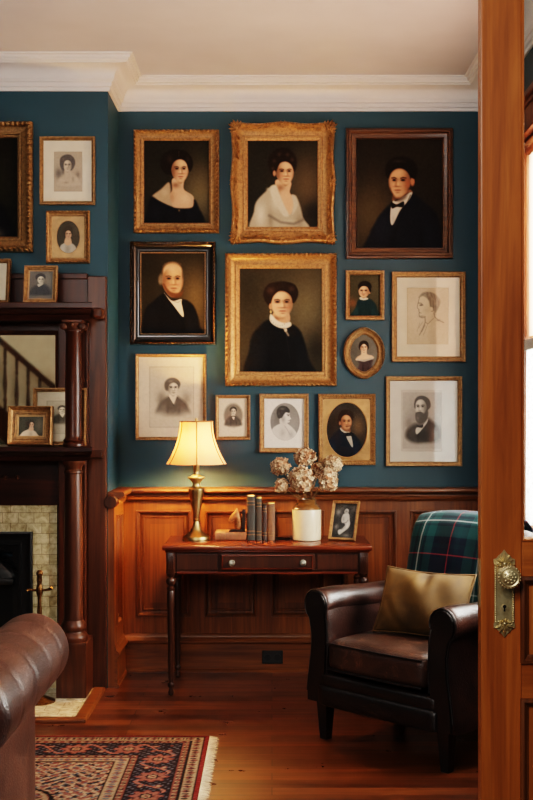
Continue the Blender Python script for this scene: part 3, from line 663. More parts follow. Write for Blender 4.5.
def p_dark_gent(nx):
    P = Paint(0, 0, 200, 240, nx, (24, 23, 18)); P.rad(160, 100, 60, 90, (40, 36, 24), .8); P.ell(92, 74, 26, 24, (20, 16, 13), 6)
    coat(P, [(10, 260), (22, 180), (60, 146), (84, 130), (104, 130), (130, 146), (168, 176), (184, 260)], (14, 14, 16), 1.6); P.poly([(82, 126), (104, 126), (106, 146), (94, 166)], (180, 170, 154), 4)
    face(P, 92, 94, 21, 34, -.2, (180, 130, 96), SH, 1); P.poly([(70, 92), (70, 66), (92, 52), (114, 66), (116, 92), (108, 76), (92, 66), (76, 78)], (21, 16, 13), 5); P.rad(150, 232, 20, 14, (150, 140, 120), .4); return fin(P, 2)
def p_sketch_lady(nx):
    P = Paint(58, 40, 478, 612, nx, (184, 160, 128)); P.rad(260, 520, 220, 90, (178, 154, 122), .8); P.rad(130, 350, 60, 90, (84, 68, 52), .85); P.rad(410, 370, 40, 60, (110, 90, 66), .75)
    P.poly([(150, 200), (160, 130), (220, 88), (300, 90), (356, 140), (370, 210), (340, 280), (300, 320), (200, 320), (160, 260)], (72, 58, 46), 24); P.rad(200, 330, 40, 40, (84, 68, 52), .8)
    P.poly([(216, 300), (310, 310), (320, 350), (400, 400), (430, 520), (120, 520), (140, 420), (210, 370)], (192, 168, 136), 24); P.rad(240, 480, 40, 14, (130, 108, 80), .6); P.rad(340, 430, 20, 50, (130, 108, 80), .5); P.rad(170, 440, 30, 16, (206, 186, 156), .6)
    face(P, 260, 236, 62, 100, .05, (206, 186, 154), (104, 84, 62), 1, (128, 104, 80), (62, 50, 40), (72, 58, 46), 0, sd=.5)
    P.poly([(150, 210), (168, 130), (230, 92), (300, 92), (352, 140), (366, 210), (342, 280), (322, 270), (318, 210), (300, 166), (262, 148), (226, 166), (206, 210), (202, 290), (170, 270)], (74, 60, 48), 16); P.rad(200, 150, 24, 30, (116, 98, 80), .6); P.rad(310, 130, 24, 20, (116, 98, 80), .5)
    P.mono((1, .9, .76), .3); return fin(P, 2)
def p_tiny_oval(nx):
    P = Paint(200, 216, 284, 332, nx, (44, 38, 31)); P.rad(268, 250, 26, 40, (76, 64, 50), .7); P.ell(240, 252, 17, 17, (32, 24, 19), 4)
    m = P.poly([(208, 346), (212, 310), (222, 298), (240, 292), (258, 298), (270, 312), (276, 346)], (190, 184, 168), 4); P.rad(240, 316, 10, 20, (130, 124, 110), .6, m); P.rad(222, 318, 7, 20, (212, 206, 192), .6, m)
    P.poly([(233, 276), (249, 276), (254, 296), (240, 304), (228, 296)], (214, 170, 134), 3); face(P, 242, 264, 12, 18, .25, (222, 178, 144), side=-1, sd=.4)
    P.poly([(224, 268), (224, 246), (240, 234), (256, 242), (259, 262), (253, 262), (250, 250), (242, 247), (233, 252), (230, 276)], (32, 24, 19), 4); return fin(P, 2)
def p_boy(nx):
    P = Paint(160, 88, 424, 470, nx, (88, 84, 70)); P.rad(370, 200, 80, 160, (124, 118, 98), .7); P.rad(290, 470, 140, 30, (128, 116, 88), .9); P.ell(284, 170, 54, 50, (36, 30, 26), 14)
    coat(P, [(166, 410), (180, 340), (230, 290), (270, 280), (330, 270), (376, 310), (396, 360), (400, 410), (290, 420)], (34, 38, 40), 1.4, .6, 8); P.poly([(256, 268), (320, 258), (300, 284), (266, 304)], (190, 180, 156), 8)
    face(P, 290, 206, 40, 62, .2, (214, 198, 168), (96, 84, 66), 1, (120, 100, 80), (40, 34, 28), (48, 40, 34), 0); P.poly([(236, 200), (232, 150), (280, 120), (326, 138), (340, 190), (326, 180), (308, 150), (268, 160), (250, 190)], (38, 32, 27), 10); P.rad(290, 440, 120, 24, (110, 102, 80), .7)
    P.mono((1, .96, .84), .3); return fin(P, 2)
def p_shelf_girl(nx):
    P = Paint(0, 0, 120, 118, nx, (44, 48, 42)); P.rad(100, 50, 26, 60, (112, 104, 88), .7); P.ell(56, 44, 21, 24, (33, 24, 20), 5); P.rad(44, 60, 12, 18, (33, 24, 20), .9)
    m = P.poly([(10, 130), (16, 100), (34, 84), (56, 76), (78, 86), (92, 104), (100, 130)], (214, 196, 172), 5); P.rad(60, 106, 10, 20, (160, 140, 116), .6, m); P.poly([(54, 62), (70, 62), (74, 80), (60, 86), (50, 80)], (206, 166, 134), 4)
    face(P, 62, 48, 12.5, 20, .3, (220, 180, 150), side=-1); P.poly([(44, 56), (44, 32), (58, 22), (74, 28), (78, 46), (70, 36), (60, 34), (52, 46), (50, 62)], (33, 24, 20), 5); return fin(P, 2)
def p_shelf_print(nx):
    P = Paint(0, 0, 120, 180, nx, (206, 190, 160)); P.poly([(26, 34), (100, 34), (100, 150), (26, 150)], (192, 175, 144), 3, sm=False); P.line([(26, 34), (100, 34), (100, 150), (26, 150), (26, 34)], 1.6, (150, 132, 106), .9)
    P.rad(66, 84, 20, 34, (116, 104, 86), .85); bust(P, 66, 66, 14, False, (60, 56, 50), (74, 68, 60), 0); P.rad(66, 132, 44, 22, (192, 175, 144), 1); P.mono((1, .93, .8)); return fin(P, 2)
def p_landscape(nx):
    P = Paint(0, 0, 90, 110, nx, (216, 202, 174)); P.rad(40, 60, 40, 30, (190, 174, 144), .7); return fin(P, 2)
def p_desk_photo(nx):
    P = Paint(120, 60, 440, 560, nx, (42, 42, 38)); P.rad(180, 190, 50, 60, (150, 148, 140), .8); P.rad(240, 140, 60, 40, (90, 88, 80), .7); P.rad(400, 140, 40, 60, (110, 106, 92), .7); P.rad(175, 400, 36, 50, (140, 138, 130), .8); P.rad(330, 520, 60, 30, (120, 112, 100), .8); P.rad(170, 320, 30, 40, (26, 26, 26), .9)
    P.poly([(256, 216), (328, 204), (352, 300), (366, 360), (338, 420), (286, 470), (228, 512), (204, 456), (256, 426), (296, 376), (280, 346), (248, 340), (234, 290)], (190, 186, 178), 16)
    P.rad(262, 290, 24, 44, (130, 126, 118), .7); P.rad(330, 380, 22, 46, (224, 220, 212), .7); P.line([(262, 346), (306, 338), (330, 300)], 9, (60, 58, 54), .7, 14); P.line([(300, 400), (250, 440)], 7, (120, 116, 108), .7, 10)
    P.ell(292, 168, 34, 42, (170, 164, 152), 14); P.rad(284, 176, 14, 22, (100, 96, 88), .7); P.rad(300, 174, 14, 6, (60, 56, 50), .6)
    P.poly([(254, 190), (258, 124), (304, 102), (346, 128), (350, 196), (334, 214), (326, 160), (296, 134), (268, 156)], (26, 27, 25), 14, .9); P.rad(390, 360, 26, 90, (30, 31, 28), .8); P.rad(200, 400, 30, 20, (70, 70, 64), .6)
    P.mono((1, .98, .93), .3); return fin(P, 4)

# ------------------------------------------------------------------ picture frames
PR_FLAT = [(0, 0), (0, .016), (.003, .02), (.010, .02), (.013, .015), (.017, .015), (.019, .008)]
def scaled(prof, w, d):
    mw = max(p[0] for p in prof); md = max(p[1] for p in prof); return [(a / mw * w, b / md * d) for a, b in prof]
PR_CLASSIC = [(0, 0), (0, .6), (.04, .8), (.12, 1), (.22, .98), (.30, .8), (.34, .62), (.5, .5), (.66, .46), (.72, .55), (.8, .55), (.84, .4), (.95, .34), (1, .2)]
PR_SCOOP = [(0, 0), (0, .75), (.05, .95), (.14, 1), (.2, .9), (.24, .72), (.34, .5), (.5, .36), (.66, .32), (.72, .42), (.78, .42), (.82, .3), (.94, .26), (1, .15)]
PR_PLAIN = [(0, 0), (0, .8), (.1, 1), (.4, 1), (.5, .8), (.75, .7), (.85, .75), (.95, .6), (1, .3)]
PR_STEP = [(0, 0), (0, .5), (.06, .62), (.2, .66), (.24, .8), (.3, 1), (.42, 1), (.5, .82), (.55, .6), (.8, .5), (.84, .58), (.92, .58), (1, .25)]
def rope(per, js, amp):
    def d(c, t, s, ln, j):
        n = max(1, round(ln / per)); return (0, amp * math.sin(2 * PI * n * t)) if j in js else ((0, amp * math.cos(2 * PI * n * t)) if j - 1 in js else (0, 0))
    return d
def ornate(ln_amp, js):
    def d(c, t, s, ln, j):
        u = abs(t - .5) * 2; di = -.010 * (math.cos(u * PI * 2) * .5 + .5) * (1 - .3 * u) if j < 6 else 0
        return (di, (ln_amp * (math.sin(2 * PI * 14 * t) * .6 + math.sin(2 * PI * 37 * t + j) * .4)) if j in js else 0)
    return d
def leaf(mb, x, y, z, ln, wd, ang, th=.006):
    Mx = Matrix.Translation((x, y, z)) @ Matrix.Rotation(ang, 4, 'Y')
    vs = []; fs = []; n = 6
    for i in range(n + 1):
        t = i / n; w = wd * math.sin(PI * min(1, t * .92 + .08)) ; zz = ln * t; b = -th * math.sin(PI * t)
        vs += [(Mx @ Vector((-w / 2, 0, zz)))[:], (Mx @ Vector((0, b - th * .6, zz)))[:], (Mx @ Vector((w / 2, 0, zz)))[:]]
    for i in range(n):
        a = i * 3; fs += [(a, a + 1, a + 4, a + 3), (a + 1, a + 2, a + 5, a + 4)]
    mb.add(vs, fs)
def cartouche(mb, cx, cz, y, s, base):
    for a in (-75, -45, -18, 18, 45, 75): leaf(mb, cx, y, cz, s * (1.25 - abs(a) / 160), s * .36, base + math.radians(a), s * .16)
    mb.ball((cx, y - s * .06, cz), s * .22, 10)
    for sg in (-1, 1):
        pts = [];
        for k in range(12):
            a = k / 11 * 4.2; r = s * .34 * (1 - k / 15); q = base + sg * (1.1 + a)
            pts.append((cx + math.sin(base + sg * 1.15) * s * .62 + math.sin(q) * r * .6, y - s * .08, cz + math.cos(base + sg * 1.15) * s * .62 + math.cos(q) * r * .6))
        mb.tube(pts, [s * .075 * (1 - k / 16) for k in range(12)], 6)
PIC = []
def picture(name, label, px, Yw, fw, depth, prof, fmat, painter, nx, kind='oil', disp=None, nseg=1, matw=None, glass=True, cat='picture', group=None, stand=None, tilt=(0, 0, 0), size=None, smooth=35, cen=None, matm='mat', inner=None):
    """px: outer box in the photo's frame when hung on the wall at Yw; or size + stand (x, y, z) for a standing one"""
    if px:
        Yf = Yw - depth * .6; x0, x1 = wx(px[0], Yf), wx(px[2], Yf); z1, z0 = wz(px[1], Yf), wz(px[3], Yf)
        w, h = x1 - x0, z1 - z0; root = thing(name, label, cat, ((x0 + x1) / 2, Yw - .004, (z0 + z1) / 2), tilt, group); zc = 0
    else:
        w, h = size; root = thing(name, label, cat, stand, tilt, group); zc = h / 2
    if kind != 'ovalframe':
        MB().ring(w, h, scaled(prof, fw, depth), nseg, disp, zc).build('frame', fmat, root, smooth)
        iw, ih = w - 2 * fw + .004, h - 2 * fw + .004; yb = -depth * .16
        MB().box(-w / 2 + fw * .3, w / 2 - fw * .3, -.002, .002, zc - h / 2 + fw * .3, zc + h / 2 - fw * .3).build('backing_board', M['backing'], root)
        if kind == 'oil':
            P = painter(nx); P.mesh('canvas', M['oil'], iw, ih, root, yb, zc)
        elif kind == 'print':
            P = painter(nx)
            if matw is not None:
                if isinstance(matw, (int, float)): matw = (matw,) * 4
                l, t, r, b = matw; pw, ph = iw - l - r, ih - t - b
                mb = MB(); ox, oz = (l - r) / 2, (b - t) / 2 + zc
                o4 = [(-iw / 2, zc - ih / 2), (iw / 2, zc - ih / 2), (iw / 2, zc + ih / 2), (-iw / 2, zc + ih / 2)]
                i4 = [(ox - pw / 2, oz - ph / 2), (ox + pw / 2, oz - ph / 2), (ox + pw / 2, oz + ph / 2), (ox - pw / 2, oz + ph / 2)]
                e = .0015; j4 = [(x + (e if x > ox else -e) * -1, z + (e if z > oz else -e) * -1) for x, z in i4]
                vs = [(x, yb - .003, z) for x, z in o4] + [(x, yb - .003, z) for x, z in i4] + [(x, yb - .0005, z) for x, z in j4]
                mb.add(vs, [(k, (k + 1) % 4, 4 + (k + 1) % 4, 4 + k) for k in range(4)] + [(4 + k, 4 + (k + 1) % 4, 8 + (k + 1) % 4, 8 + k) for k in range(4)]).build('mat', M[matm], root)
                g = P.mesh('print', M['print'], pw, ph, root, yb, 0); g.location = (ox, 0, oz)
            else: P.mesh('print', M['print'], iw, ih, root, yb, zc)
        elif kind == 'spandrel':
            orx, orz, oz = inner; oz += zc; n = 64; vs = []; fs = []
            for k in range(n):
                a = 2 * PI * k / n; c, s_ = math.cos(a), math.sin(a); q = 1 / max(abs(c) / (iw / 2), abs(s_) / (ih / 2))
                vs += [(c * q, yb - .004, s_ * q + zc), (c * orx * 1.06, yb - .004, s_ * orz * 1.05 + oz), (c * orx * 1.03, yb - .006, s_ * orz * 1.03 + oz), (c * orx, yb, s_ * orz + oz)]
            for k in range(n):
                for j in range(3): a, b = k * 4 + j, ((k + 1) % n) * 4 + j; fs.append((a, b, b + 1, a + 1))
            MB().add(vs, fs).build('oval_mat', M['mat_gold'], root, 40)
            P = painter(nx); P.mesh('canvas', M['oil'], orx * 2.04, orz * 2.04, root, yb + .001, oz, 'oval')
        if glass: MB().add([(-iw / 2, yb - .007, zc - ih / 2), (iw / 2, yb - .007, zc - ih / 2), (iw / 2, yb - .007, zc + ih / 2), (-iw / 2, yb - .007, zc + ih / 2)], [(0, 1, 2, 3)]).build('glass', M['glass'], root)
    else:
        MB().oval(w / 2, h / 2, scaled(prof, fw, depth), 96, disp).build('frame', fmat, root, smooth)
        P = painter(nx); P.mesh('canvas', M['oil'], w - 2 * fw + .005, h - 2 * fw + .005, root, -depth * .16, 0, 'oval')
    PIC.append(root); root['w'] = w; root['h'] = h
    return root, w, h
YB, YC = 6.03, 5.65
picture('oil_portrait', 'gilt framed oil portrait of a woman in an off-shoulder black dress', (133.5, 129.8, 219, 232.7), YB, .055, .045, PR_CLASSIC, M['gold'], p_black_dress, 150, disp=rope(.024, (2, 3, 4), .0055), nseg=200, glass=False)
r, w, h = picture('oil_portrait', 'ornate rococo gilt framed oil portrait of a woman in a white dress', (232, 124, 333.5, 242), YB, .085, .06, PR_SCOOP, M['gold_b'], p_white_dress, 160, disp=ornate(.004, (2, 3, 4)), nseg=260, glass=False)
for sx in (-1, 1):
    for sz in (-1, 1):
        mb = MB(); cartouche(mb, sx * (w / 2 - .03), sz * (h / 2 - .03), -.052, .05, math.atan2(sx, sz))
        for a in (0, 1):
            for k in range(4): leaf(mb, sx * (w / 2 - (.03 + (.035 + .035 * k if a else 0))), -.05, sz * (h / 2 - (.03 + (0 if a else .035 + .035 * k))), .03, .016, (math.atan2(-sx, 0) if a else math.atan2(0, -sz)) + random.uniform(-.5, .5), .008)
        mb.build('corner_ornament', M['gold_b'], r, 60)
for (x, z, a) in ((0, h / 2 - .022, 0), (0, -h / 2 + .022, PI), (w / 2 - .022, 0, PI / 2), (-w / 2 + .022, 0, -PI / 2)):
    mb = MB(); cartouche(mb, x, z, -.052, .034, a); mb.build('center_ornament', M['gold_b'], r, 60)
picture('oil_portrait', 'dark walnut framed oil portrait of a man in a black bow tie', (346, 128, 453, 258.3), YB, .058, .05, PR_STEP, M['walnut'], p_bow_tie, 160, glass=False)
picture('oil_portrait', 'black framed oil portrait of an older man with grey sideburns and white shirt', (130, 241.8, 215.5, 344.3), YB, .058, .045, PR_SCOOP, M['black_wood'], p_old_gent, 150, disp=rope(.02, (2, 3), .003), nseg=160, glass=False)
r = PIC[-1]; MB().ring(r['w'] - .108, r['h'] - .108, [(0, .012), (.001, .0165), (.0035, .0165), (.0045, .008)]).build('gilt_slip', M['gold_d'], r)
MB().ring(r['w'] - .006, r['h'] - .006, [(0, .036), (.002, .045), (.005, .046), (.007, .04)], 160, rope(.02, (1, 2), .003)).build('carved_rim', M['dark_brass'], r)
picture('oil_portrait', 'large bright gilt framed oil portrait of a woman in black with a lace collar', (225.2, 253.5, 336.5, 386), YB, .078, .055, PR_SCOOP, M['gold_b'], p_lace_collar, 170, disp=rope(.026, (1, 2, 3), .0055), nseg=240, glass=False)
picture('oil_portrait', 'small plain gilt framed oil portrait of a person in dark green with white collar', (345.5, 270.5, 384.2, 320), YB, .024, .03, PR_PLAIN, M['gold'], p_small_oil, 84, glass=False)
picture('oval_miniature', 'small oval gilt framed portrait of a woman with bare shoulders', (343, 328, 385, 378.2), YB, .04, .035, PR_CLASSIC, M['gold_d'], p_oval_lady, 60, 'ovalframe', disp=lambda a, j: (-.004 * math.exp(-((abs(math.sin(a)) - 1) / .04) ** 2) + (.0015 * math.sin(a * 60) if j in (3, 4) else 0), .003 * math.sin(a * 36) if j in (3, 4) else 0))
picture('framed_print', 'gold framed pencil drawing of a man in profile on cream mat', (391.5, 271.8, 465.5, 362), YB, .03, .028, PR_PLAIN, M['gold_d'], p_profile, 90, 'print', matw=(.054, .056, .06, .066), matm='mat')
picture('framed_print', 'gold framed grey engraving of a bearded man on white mat', (385.7, 376.3, 462, 466.2), YB, .024, .028, PR_PLAIN, M['gold_d'], p_beard, 84, 'print', matw=(.06, .05, .085, .056), matm='mat_w')
picture('oil_portrait', 'gilt framed portrait of a bearded man in an oval opening behind the dried flowers', (318.2, 394, 375.5, 465), YB, .026, .032, PR_PLAIN, M['gold'], p_oval_gent, 96, 'spandrel', inner=(.107, .145, -.002), disp=rope(.014, (2, 3), .002), nseg=120)
picture('framed_print', 'gold framed oval engraving of a dark-haired woman in profile', (259.5, 393.7, 308.7, 452.6), YB, .026, .028, PR_PLAIN, M['gold'], p_oval_print, 74, 'print')
picture('framed_print', 'small gold framed vignette print of a man beside the lamp shade', (215.6, 395, 250.2, 439.8), YB, .018, .026, PR_PLAIN, M['gold'], p_small_print, 60, 'print')
picture('framed_print', 'large thin gold framed sepia print of a young sitter with swept-up hair behind the lamp', (135.6, 354, 206.2, 440), YB, .017, .028, PR_PLAIN, M['gold'], p_large_print, 100, 'print')
picture('oil_portrait', 'large gilt framed nearly black oil painting, biggest frame on the chimney breast', (-74, 121.6, 32, 251.6), YC, .078, .055, PR_CLASSIC, M['gold_d'], p_dark_gent, 90, disp=rope(.026, (2, 3, 4), .0055), nseg=220, glass=False)
picture('framed_print', 'thin gold framed sketch of a young woman, high on the chimney breast', (39.8, 136.8, 95, 204.8), YC, .018, .026, PR_PLAIN, M['gold_d'], p_sketch_lady, 76, 'print', matw=(.052, .056, .048, .05))
picture('oval_miniature', 'small gilt framed oval portrait of a woman in white above the mantel', (46.2, 210.8, 89.5, 263), YC, .028, .034, PR_CLASSIC, M['gold'], p_tiny_oval, 56, 'spandrel', inner=(.057, .08, .001), disp=rope(.018, (2, 3, 4), .004), nseg=100)
# ------------------------------------------------------------------ the room
XB, XR, ZC = -.824, 1.15, 3.15      # side of the chimney breast, window wall, ceiling
struct(MB().box(-3.1, 1.3, -2.0, 6.2, -.1, 0).build('floor', M['floor']))
struct(MB().box(-3.1, 1.3, -2.0, 6.2, ZC, ZC + .1).build('ceiling', M['ceiling']))
struct(MB().box(XB, 1.3, YB, 6.2, 0, ZC).build('wall_back', M['teal']))
struct(MB().box(-3.1, XB, YC, 6.2, 0, ZC).build('wall_chimney', M['teal']))
struct(MB().box(-3.2, -3.1, -2.0, 6.2, 0, ZC).build('wall_left', M['teal']))
WY0, WY1, WZ0, WZ1 = 3.95, 5.16, .86, 2.62
struct(MB().box(XR, 1.3, -2.0, WY0, 0, ZC).box(XR, 1.3, WY1, 6.2, 0, ZC).box(XR, 1.3, WY0, WY1, 0, WZ0).box(XR, 1.3, WY0, WY1, WZ1, ZC).build('wall_right', M['teal']))
# cornice: one moulding mitred round the breast, the back wall and the window wall
pr = [(0, -.155), (.010, -.155), (.012, -.138), (.020, -.134), (.022, -.116), (.030, -.112), (.034, -.100)]
for k in range(7):
    a = k / 6 * PI / 2; pr.append((.036 + .066 * (1 - math.cos(a)), -.098 + .056 * math.sin(a)))
pr += [(.106, -.040), (.108, -.034), (.116, -.032), (.118, -.022), (.126, -.020), (.128, -.008), (.138, -.006), (.140, 0)]
pr = [(a, z + ZC) for a, z in pr]
path = [(-3.1, YC, 0, -1), (XB, YC, 1, -1), (XB, YB, 1, -1), (XR, YB, -1, -1), (XR, -2.0, -1, 0)]
struct(MB().sweep(pr, path).build('trim_1', M['cornice'], smooth=35))
# wainscot
RAILP = [(0, .906), (.012, .91), (.014, .918), (.022, .922), (.024, .934), (.016, .938), (.016, .946), (.030, .952), (.046, .958), (.052, .966), (.050, .976), (.044, .982), (0, .984)]
BASEC = [(0, 0), (.022, 0), (.022, .012), (.014, .02), (.014, .150), (.018, .156), (.026, .160), (.026, .170), (.020, .178), (.010, .186), (.006, .2), (0, .206)]
WT = .032
def field(mb_frame, panels, x0, x1, xs, z0, z1, zb0, zb1, T):
    """rails and stiles of a panelled dado in the xz plane, front face at y=0 after T; xs: panel (x0, x1) spans"""
    f = WT - .0005
    ed = [x0] + [v for s in xs for v in s] + [x1]
    for i in range(0, len(ed), 2): mb_frame.box(ed[i], ed[i + 1], 0, f, zb0, zb1)
    for (a, b) in xs:
        mb_frame.box(a, b, 0, f, zb0, z0); mb_frame.box(a, b, 0, f, z1, zb1)
    for (a, b) in xs:
        w, h = b - a, z1 - z0
        p = MB().ring(w, h, [(0, 0), (.002, .006), (.010, .007), (.016, .002), (.020, -.010), (.030, -.012), (.034, -.008), (.040, -.008), (.044, -.013), (.075, -.013)])
        hw, hh = w / 2 - .075, h / 2 - .075
        q = MB(); q.add([(-hw, .013, -hh), (hw, .013, -hh), (hw, .013, hh), (-hw, .013, hh)], [(0, 1, 2, 3)])
        for k in (p, q): k.xf(T @ Matrix.Translation(((a + b) / 2, 0, (z0 + z1) / 2)))
        panels.append((q, p))
    mb_frame.xf(T)
spans = [(-.725, -.432), (-.362, -.080), (-.006, .280), (.362, .664), (.735, 1.04)]
mb, ps = MB(), []
field(mb, ps, XB + WT, XR, spans, .292, .862, .19, .96, Matrix.Translation((0, YB - WT, 0)))
w2 = struct(mb.build('trim_2', M['wains']))
for q, p in ps: p.build('panel_molding', M['wains_d'], q.build('panel', M['wains'], w2), 30)
PB = YB - WT; XS = XB + WT
MB().sweep([(-WT, .96)] + RAILP[1:-1] + [(-WT, .984)], [(XS, YC - .002, 1, 0), (XS, PB, 1, -1), (XR, PB, 0, -1)]).build('chair_rail', M['wains_h'], w2, 30)
mb, ps = MB(), []
field(mb, ps, YC, PB + .012, [(YC + .075, PB - .075)], .292, .862, .0, .96, Matrix.Translation((XS, 0, 0)) @ Matrix(((0, -1, 0, 0), (1, 0, 0, 0), (0, 0, 1, 0), (0, 0, 0, 1))))
w3 = struct(mb.build('trim_3', M['wains']))
for q, p in ps: p.build('panel_molding', M['wains_d'], q.build('panel', M['wains'], w3), 30)
mb = MB().ball((XS - .012, YC - .012, .935), .034, 16, (1, .8, 1)); mb.lathe([(.030, 0), (.033, .006), (.024, .012), (.014, .02)], (XS - .012, YC - .05, .935), 18, 'y'); mb.build('rosette', M['mantel_red'], w3, 60)
struct(MB().sweep(BASEC, [(XS, YC, 1, 0), (XS, PB, 1, -1), (XR, PB, 0, -1)]).build('baseboard_back', M['wains_h'], smooth=30))
# dark power outlet let into the baseboard
o = thing('power_outlet', 'dark power outlet plate on the baseboard under the desk', 'outlet', (wx(272.5, 5.97), PB - .0145, wz(657.5, 5.97)))
MB().box(-.055, .055, -.006, 0, -.035, .035, .003).build('cover_plate', M['black'], o)
for sx in (-.026, .026): MB().lathe([(.017, 0), (.017, .003), (.015, .004)], (sx, -.010, 0), 18, 'y').build('socket', M['iron'], o, 40)

# ------------------------------------------------------------------ window on the right-hand wall (door_1's glass looks at it)
wn = sroot('window_1', (XR, (WY0 + WY1) / 2, WZ0)); wd, ht = WY1 - WY0, WZ1 - WZ0
def W(mb): return mb
cs = MB()
for s in (-1, 1): cs.box(-.03, .01, s * (wd / 2 + .05) - .06, s * (wd / 2 + .05) + .06, -.04, ht + .01, .004)
cs.box(-.034, .01, -wd / 2 - .12, wd / 2 + .12, ht, ht + .12, .004).box(-.06, .01, -wd / 2 - .15, wd / 2 + .15, ht + .12, ht + .15, .006).box(-.045, .01, -wd / 2 - .13, wd / 2 + .13, ht + .10, ht + .12, .004)
cs.build('casing', M['trim_dark'], wn); MB().box(-.075, .02, -wd / 2 - .14, wd / 2 + .14, -.04, -.005, .006).build('window_sill', M['trim_dark'], wn)
jb = MB()
for s in (-1, 1): jb.box(.002, .14, s * wd / 2 - .012, s * wd / 2 + .012, 0, ht)
jb.box(.002, .14, -wd / 2, wd / 2, ht - .012, ht).box(.002, .14, -wd / 2, wd / 2, 0, .012).build('jamb', M['trim_dark'], wn)
mid = 1.70 - WZ0
for (nm, z0, z1, xx) in (('upper_sash', mid - .02, ht - .012, .10), ('lower_sash', .012, mid + .02, .06)):
    sb = MB()
    for s in (-1, 1): sb.box(xx, xx + .035, s * (wd / 2 - .035) - .023, s * (wd / 2 - .035) + .023, z0, z1, .003)
    sb.box(xx, xx + .035, -wd / 2 + .03, wd / 2 - .03, z0, z0 + .045, .003).box(xx, xx + .035, -wd / 2 + .03, wd / 2 - .03, z1 - .045, z1, .003)
    f = sb.build(nm, M['white_paint'], wn)
    MB().box(xx + .016, xx + .019, -wd / 2 + .05, wd / 2 - .05, z0 + .04, z1 - .04).build('pane', M['pane'], f)
def pleats(name, mat, root, x, y0, y1, z0, z1, amp, waves, hem=0):
    vs, fs, n, m = [], [], 90, 10
    for j in range(m + 1):
        for i in range(n + 1):
            t = i / n; q = amp * (.5 + .5 * j / m) * math.sin(2 * PI * waves * t + .6 * math.sin(9 * t)); sc = hem * math.sin(t * PI * 26) if j == m else 0
            vs.append((x + q, y0 + (y1 - y0) * t, z1 + (z0 - z1) * j / m + sc))
    for j in range(m):
        for i in range(n): a = j * (n + 1) + i; fs.append((a, a + 1, a + n + 2, a + n + 1))
    return MB().add(vs, fs).build(name, mat, root, 180)
lc = thing('lace_curtain', 'white lace half curtain hanging in the window beyond the door glass', 'curtain', (XR + .014, (WY0 + WY1) / 2, WZ0 + .02))
pleats('lace_panel', M['lace'], lc, 0, -wd / 2 + .02, wd / 2 - .02, 0, mid - .03, .010, 15)
MB().box(-.012, .008, -wd / 2 + .015, wd / 2 - .015, mid - .055, mid - .005, .004).build('header_hem', M['white_paint'], lc)
bl = thing('roller_blind', 'warm beige cloth blind over the upper window sash', 'blind', (XR + .026, (WY0 + WY1) / 2, mid + WZ0 + .03))
pleats('blind_cloth', M['blind'], bl, 0, -wd / 2 + .02, wd / 2 - .02, 0, ht - mid - .07, .0005, 3)
MB().lathe([(.018, -wd / 2 + .02), (.018, wd / 2 - .02)], (0, 0, ht - mid - .075), 16, 'y').build('roller', M['blind'], bl, 60)

# ------------------------------------------------------------------ staircase seen only in the mirror
st = sroot('staircase', (0, 2.2, 0))
struct(MB().box(-3.1, -1.35, 1.85, 1.95, 0, ZC).build('wall_hall', M['cream_wall']))
def rz_(x): return 1.985 - (x + 2.18) * .87      # handrail top
sl = math.atan(-.87)
def slant(mb, x0, x1, dz, h, y0, y1):
    return mb.add([(x, y, rz_(x) + dz - d) for x in (x0, x1) for y in (y0, y1) for d in (0, h)], [(0, 1, 3, 2), (4, 6, 7, 5), (0, 2, 6, 4), (1, 5, 7, 3), (0, 4, 5, 1), (2, 3, 7, 6)])
slant(MB(), -2.75, -1.55, 0, .055, -.03, .03).build('handrail', M['mantel_red'], st)
slant(MB(), -2.75, -1.55, -.55, .26, -.03, .02).build('stringer', M['mantel_red'], st)
for k in range(13):
    x = -2.70 + k * .093; z0, z1 = rz_(x) - .56, rz_(x) - .05; h = z1 - z0
    MB().lathe([(.013, 0), (.013, h * .16), (.019, h * .18), (.010, h * .22), (.018, h * .42), (.010, h * .72), (.017, h * .76), (.011, h * .8), (.013, h * .84), (.013, h)], (x, 0, z0), 10).build('baluster', M['mantel_red'], st, 50)
for k in range(6):
    x = -1.62 - k * .2; z = rz_(x) - .62; MB().box(x - .23, x, -.24, 0, z - .03, z).build('tread', M['mantel_red'], st)
MB().box(-1.60, -1.50, -.05, .05, 0, 1.55, .006).box(-1.62, -1.48, -.07, .07, 1.55, 1.59, .01).ball((-1.55, 0, 1.64), .06, 14).build('newel_post', M['mantel_red'], st, 40)

# ------------------------------------------------------------------ fireplace
fp = thing('fireplace_mantel', 'dark carved wood fireplace with overmantel mirror, columns and cream tile surround', 'fireplace', (-1.575, YC, 0))
def fx(px, Y): return wx(px, Y) + 1.575
HW = .748                                     # half width
yb = -.002
for s in (-1, 1):
    MB().box(*sorted((s * HW, s * .655)), -.045, yb, 0, 2.062, .004).build('pilaster', M['mantel_red'], fp)
    MB().box(*sorted((s * .655, s * .515)), -.075, yb, 0, 1.832, .003).build('column_backing', M['mantel'], fp)
    MB().box(*sorted((s * .640, s * .652)), -.088, -.07, .0, 1.15, .003).build('bead_strip', M['mantel_red'], fp)
    MB().box(*sorted((s * .652, s * .664)), -.078, -.044, 1.22, 1.828, .003).build('bead_strip', M['mantel_red'], fp)
MB().box(-.66, .66, -.035, yb, 1.911, 2.062, .004).box(-.655, .655, -.05, yb, 2.048, 2.075, .004).build('top_panel', M['mantel'], fp)
MB().box(-.515, .515, -.05, yb, 1.772, 1.832, .003).build('frieze', M['mantel_h'], fp)
MB().box(-.515, .515, -.06, yb, .922, 1.155, .003).build('lower_frieze', M['mantel_h'], fp)
mb = MB()
for dx in (-.06, 0, .06): mb.ball((-.0 + .25 + dx, -.06, 1.06), .012, 10, (1, .6, 1))
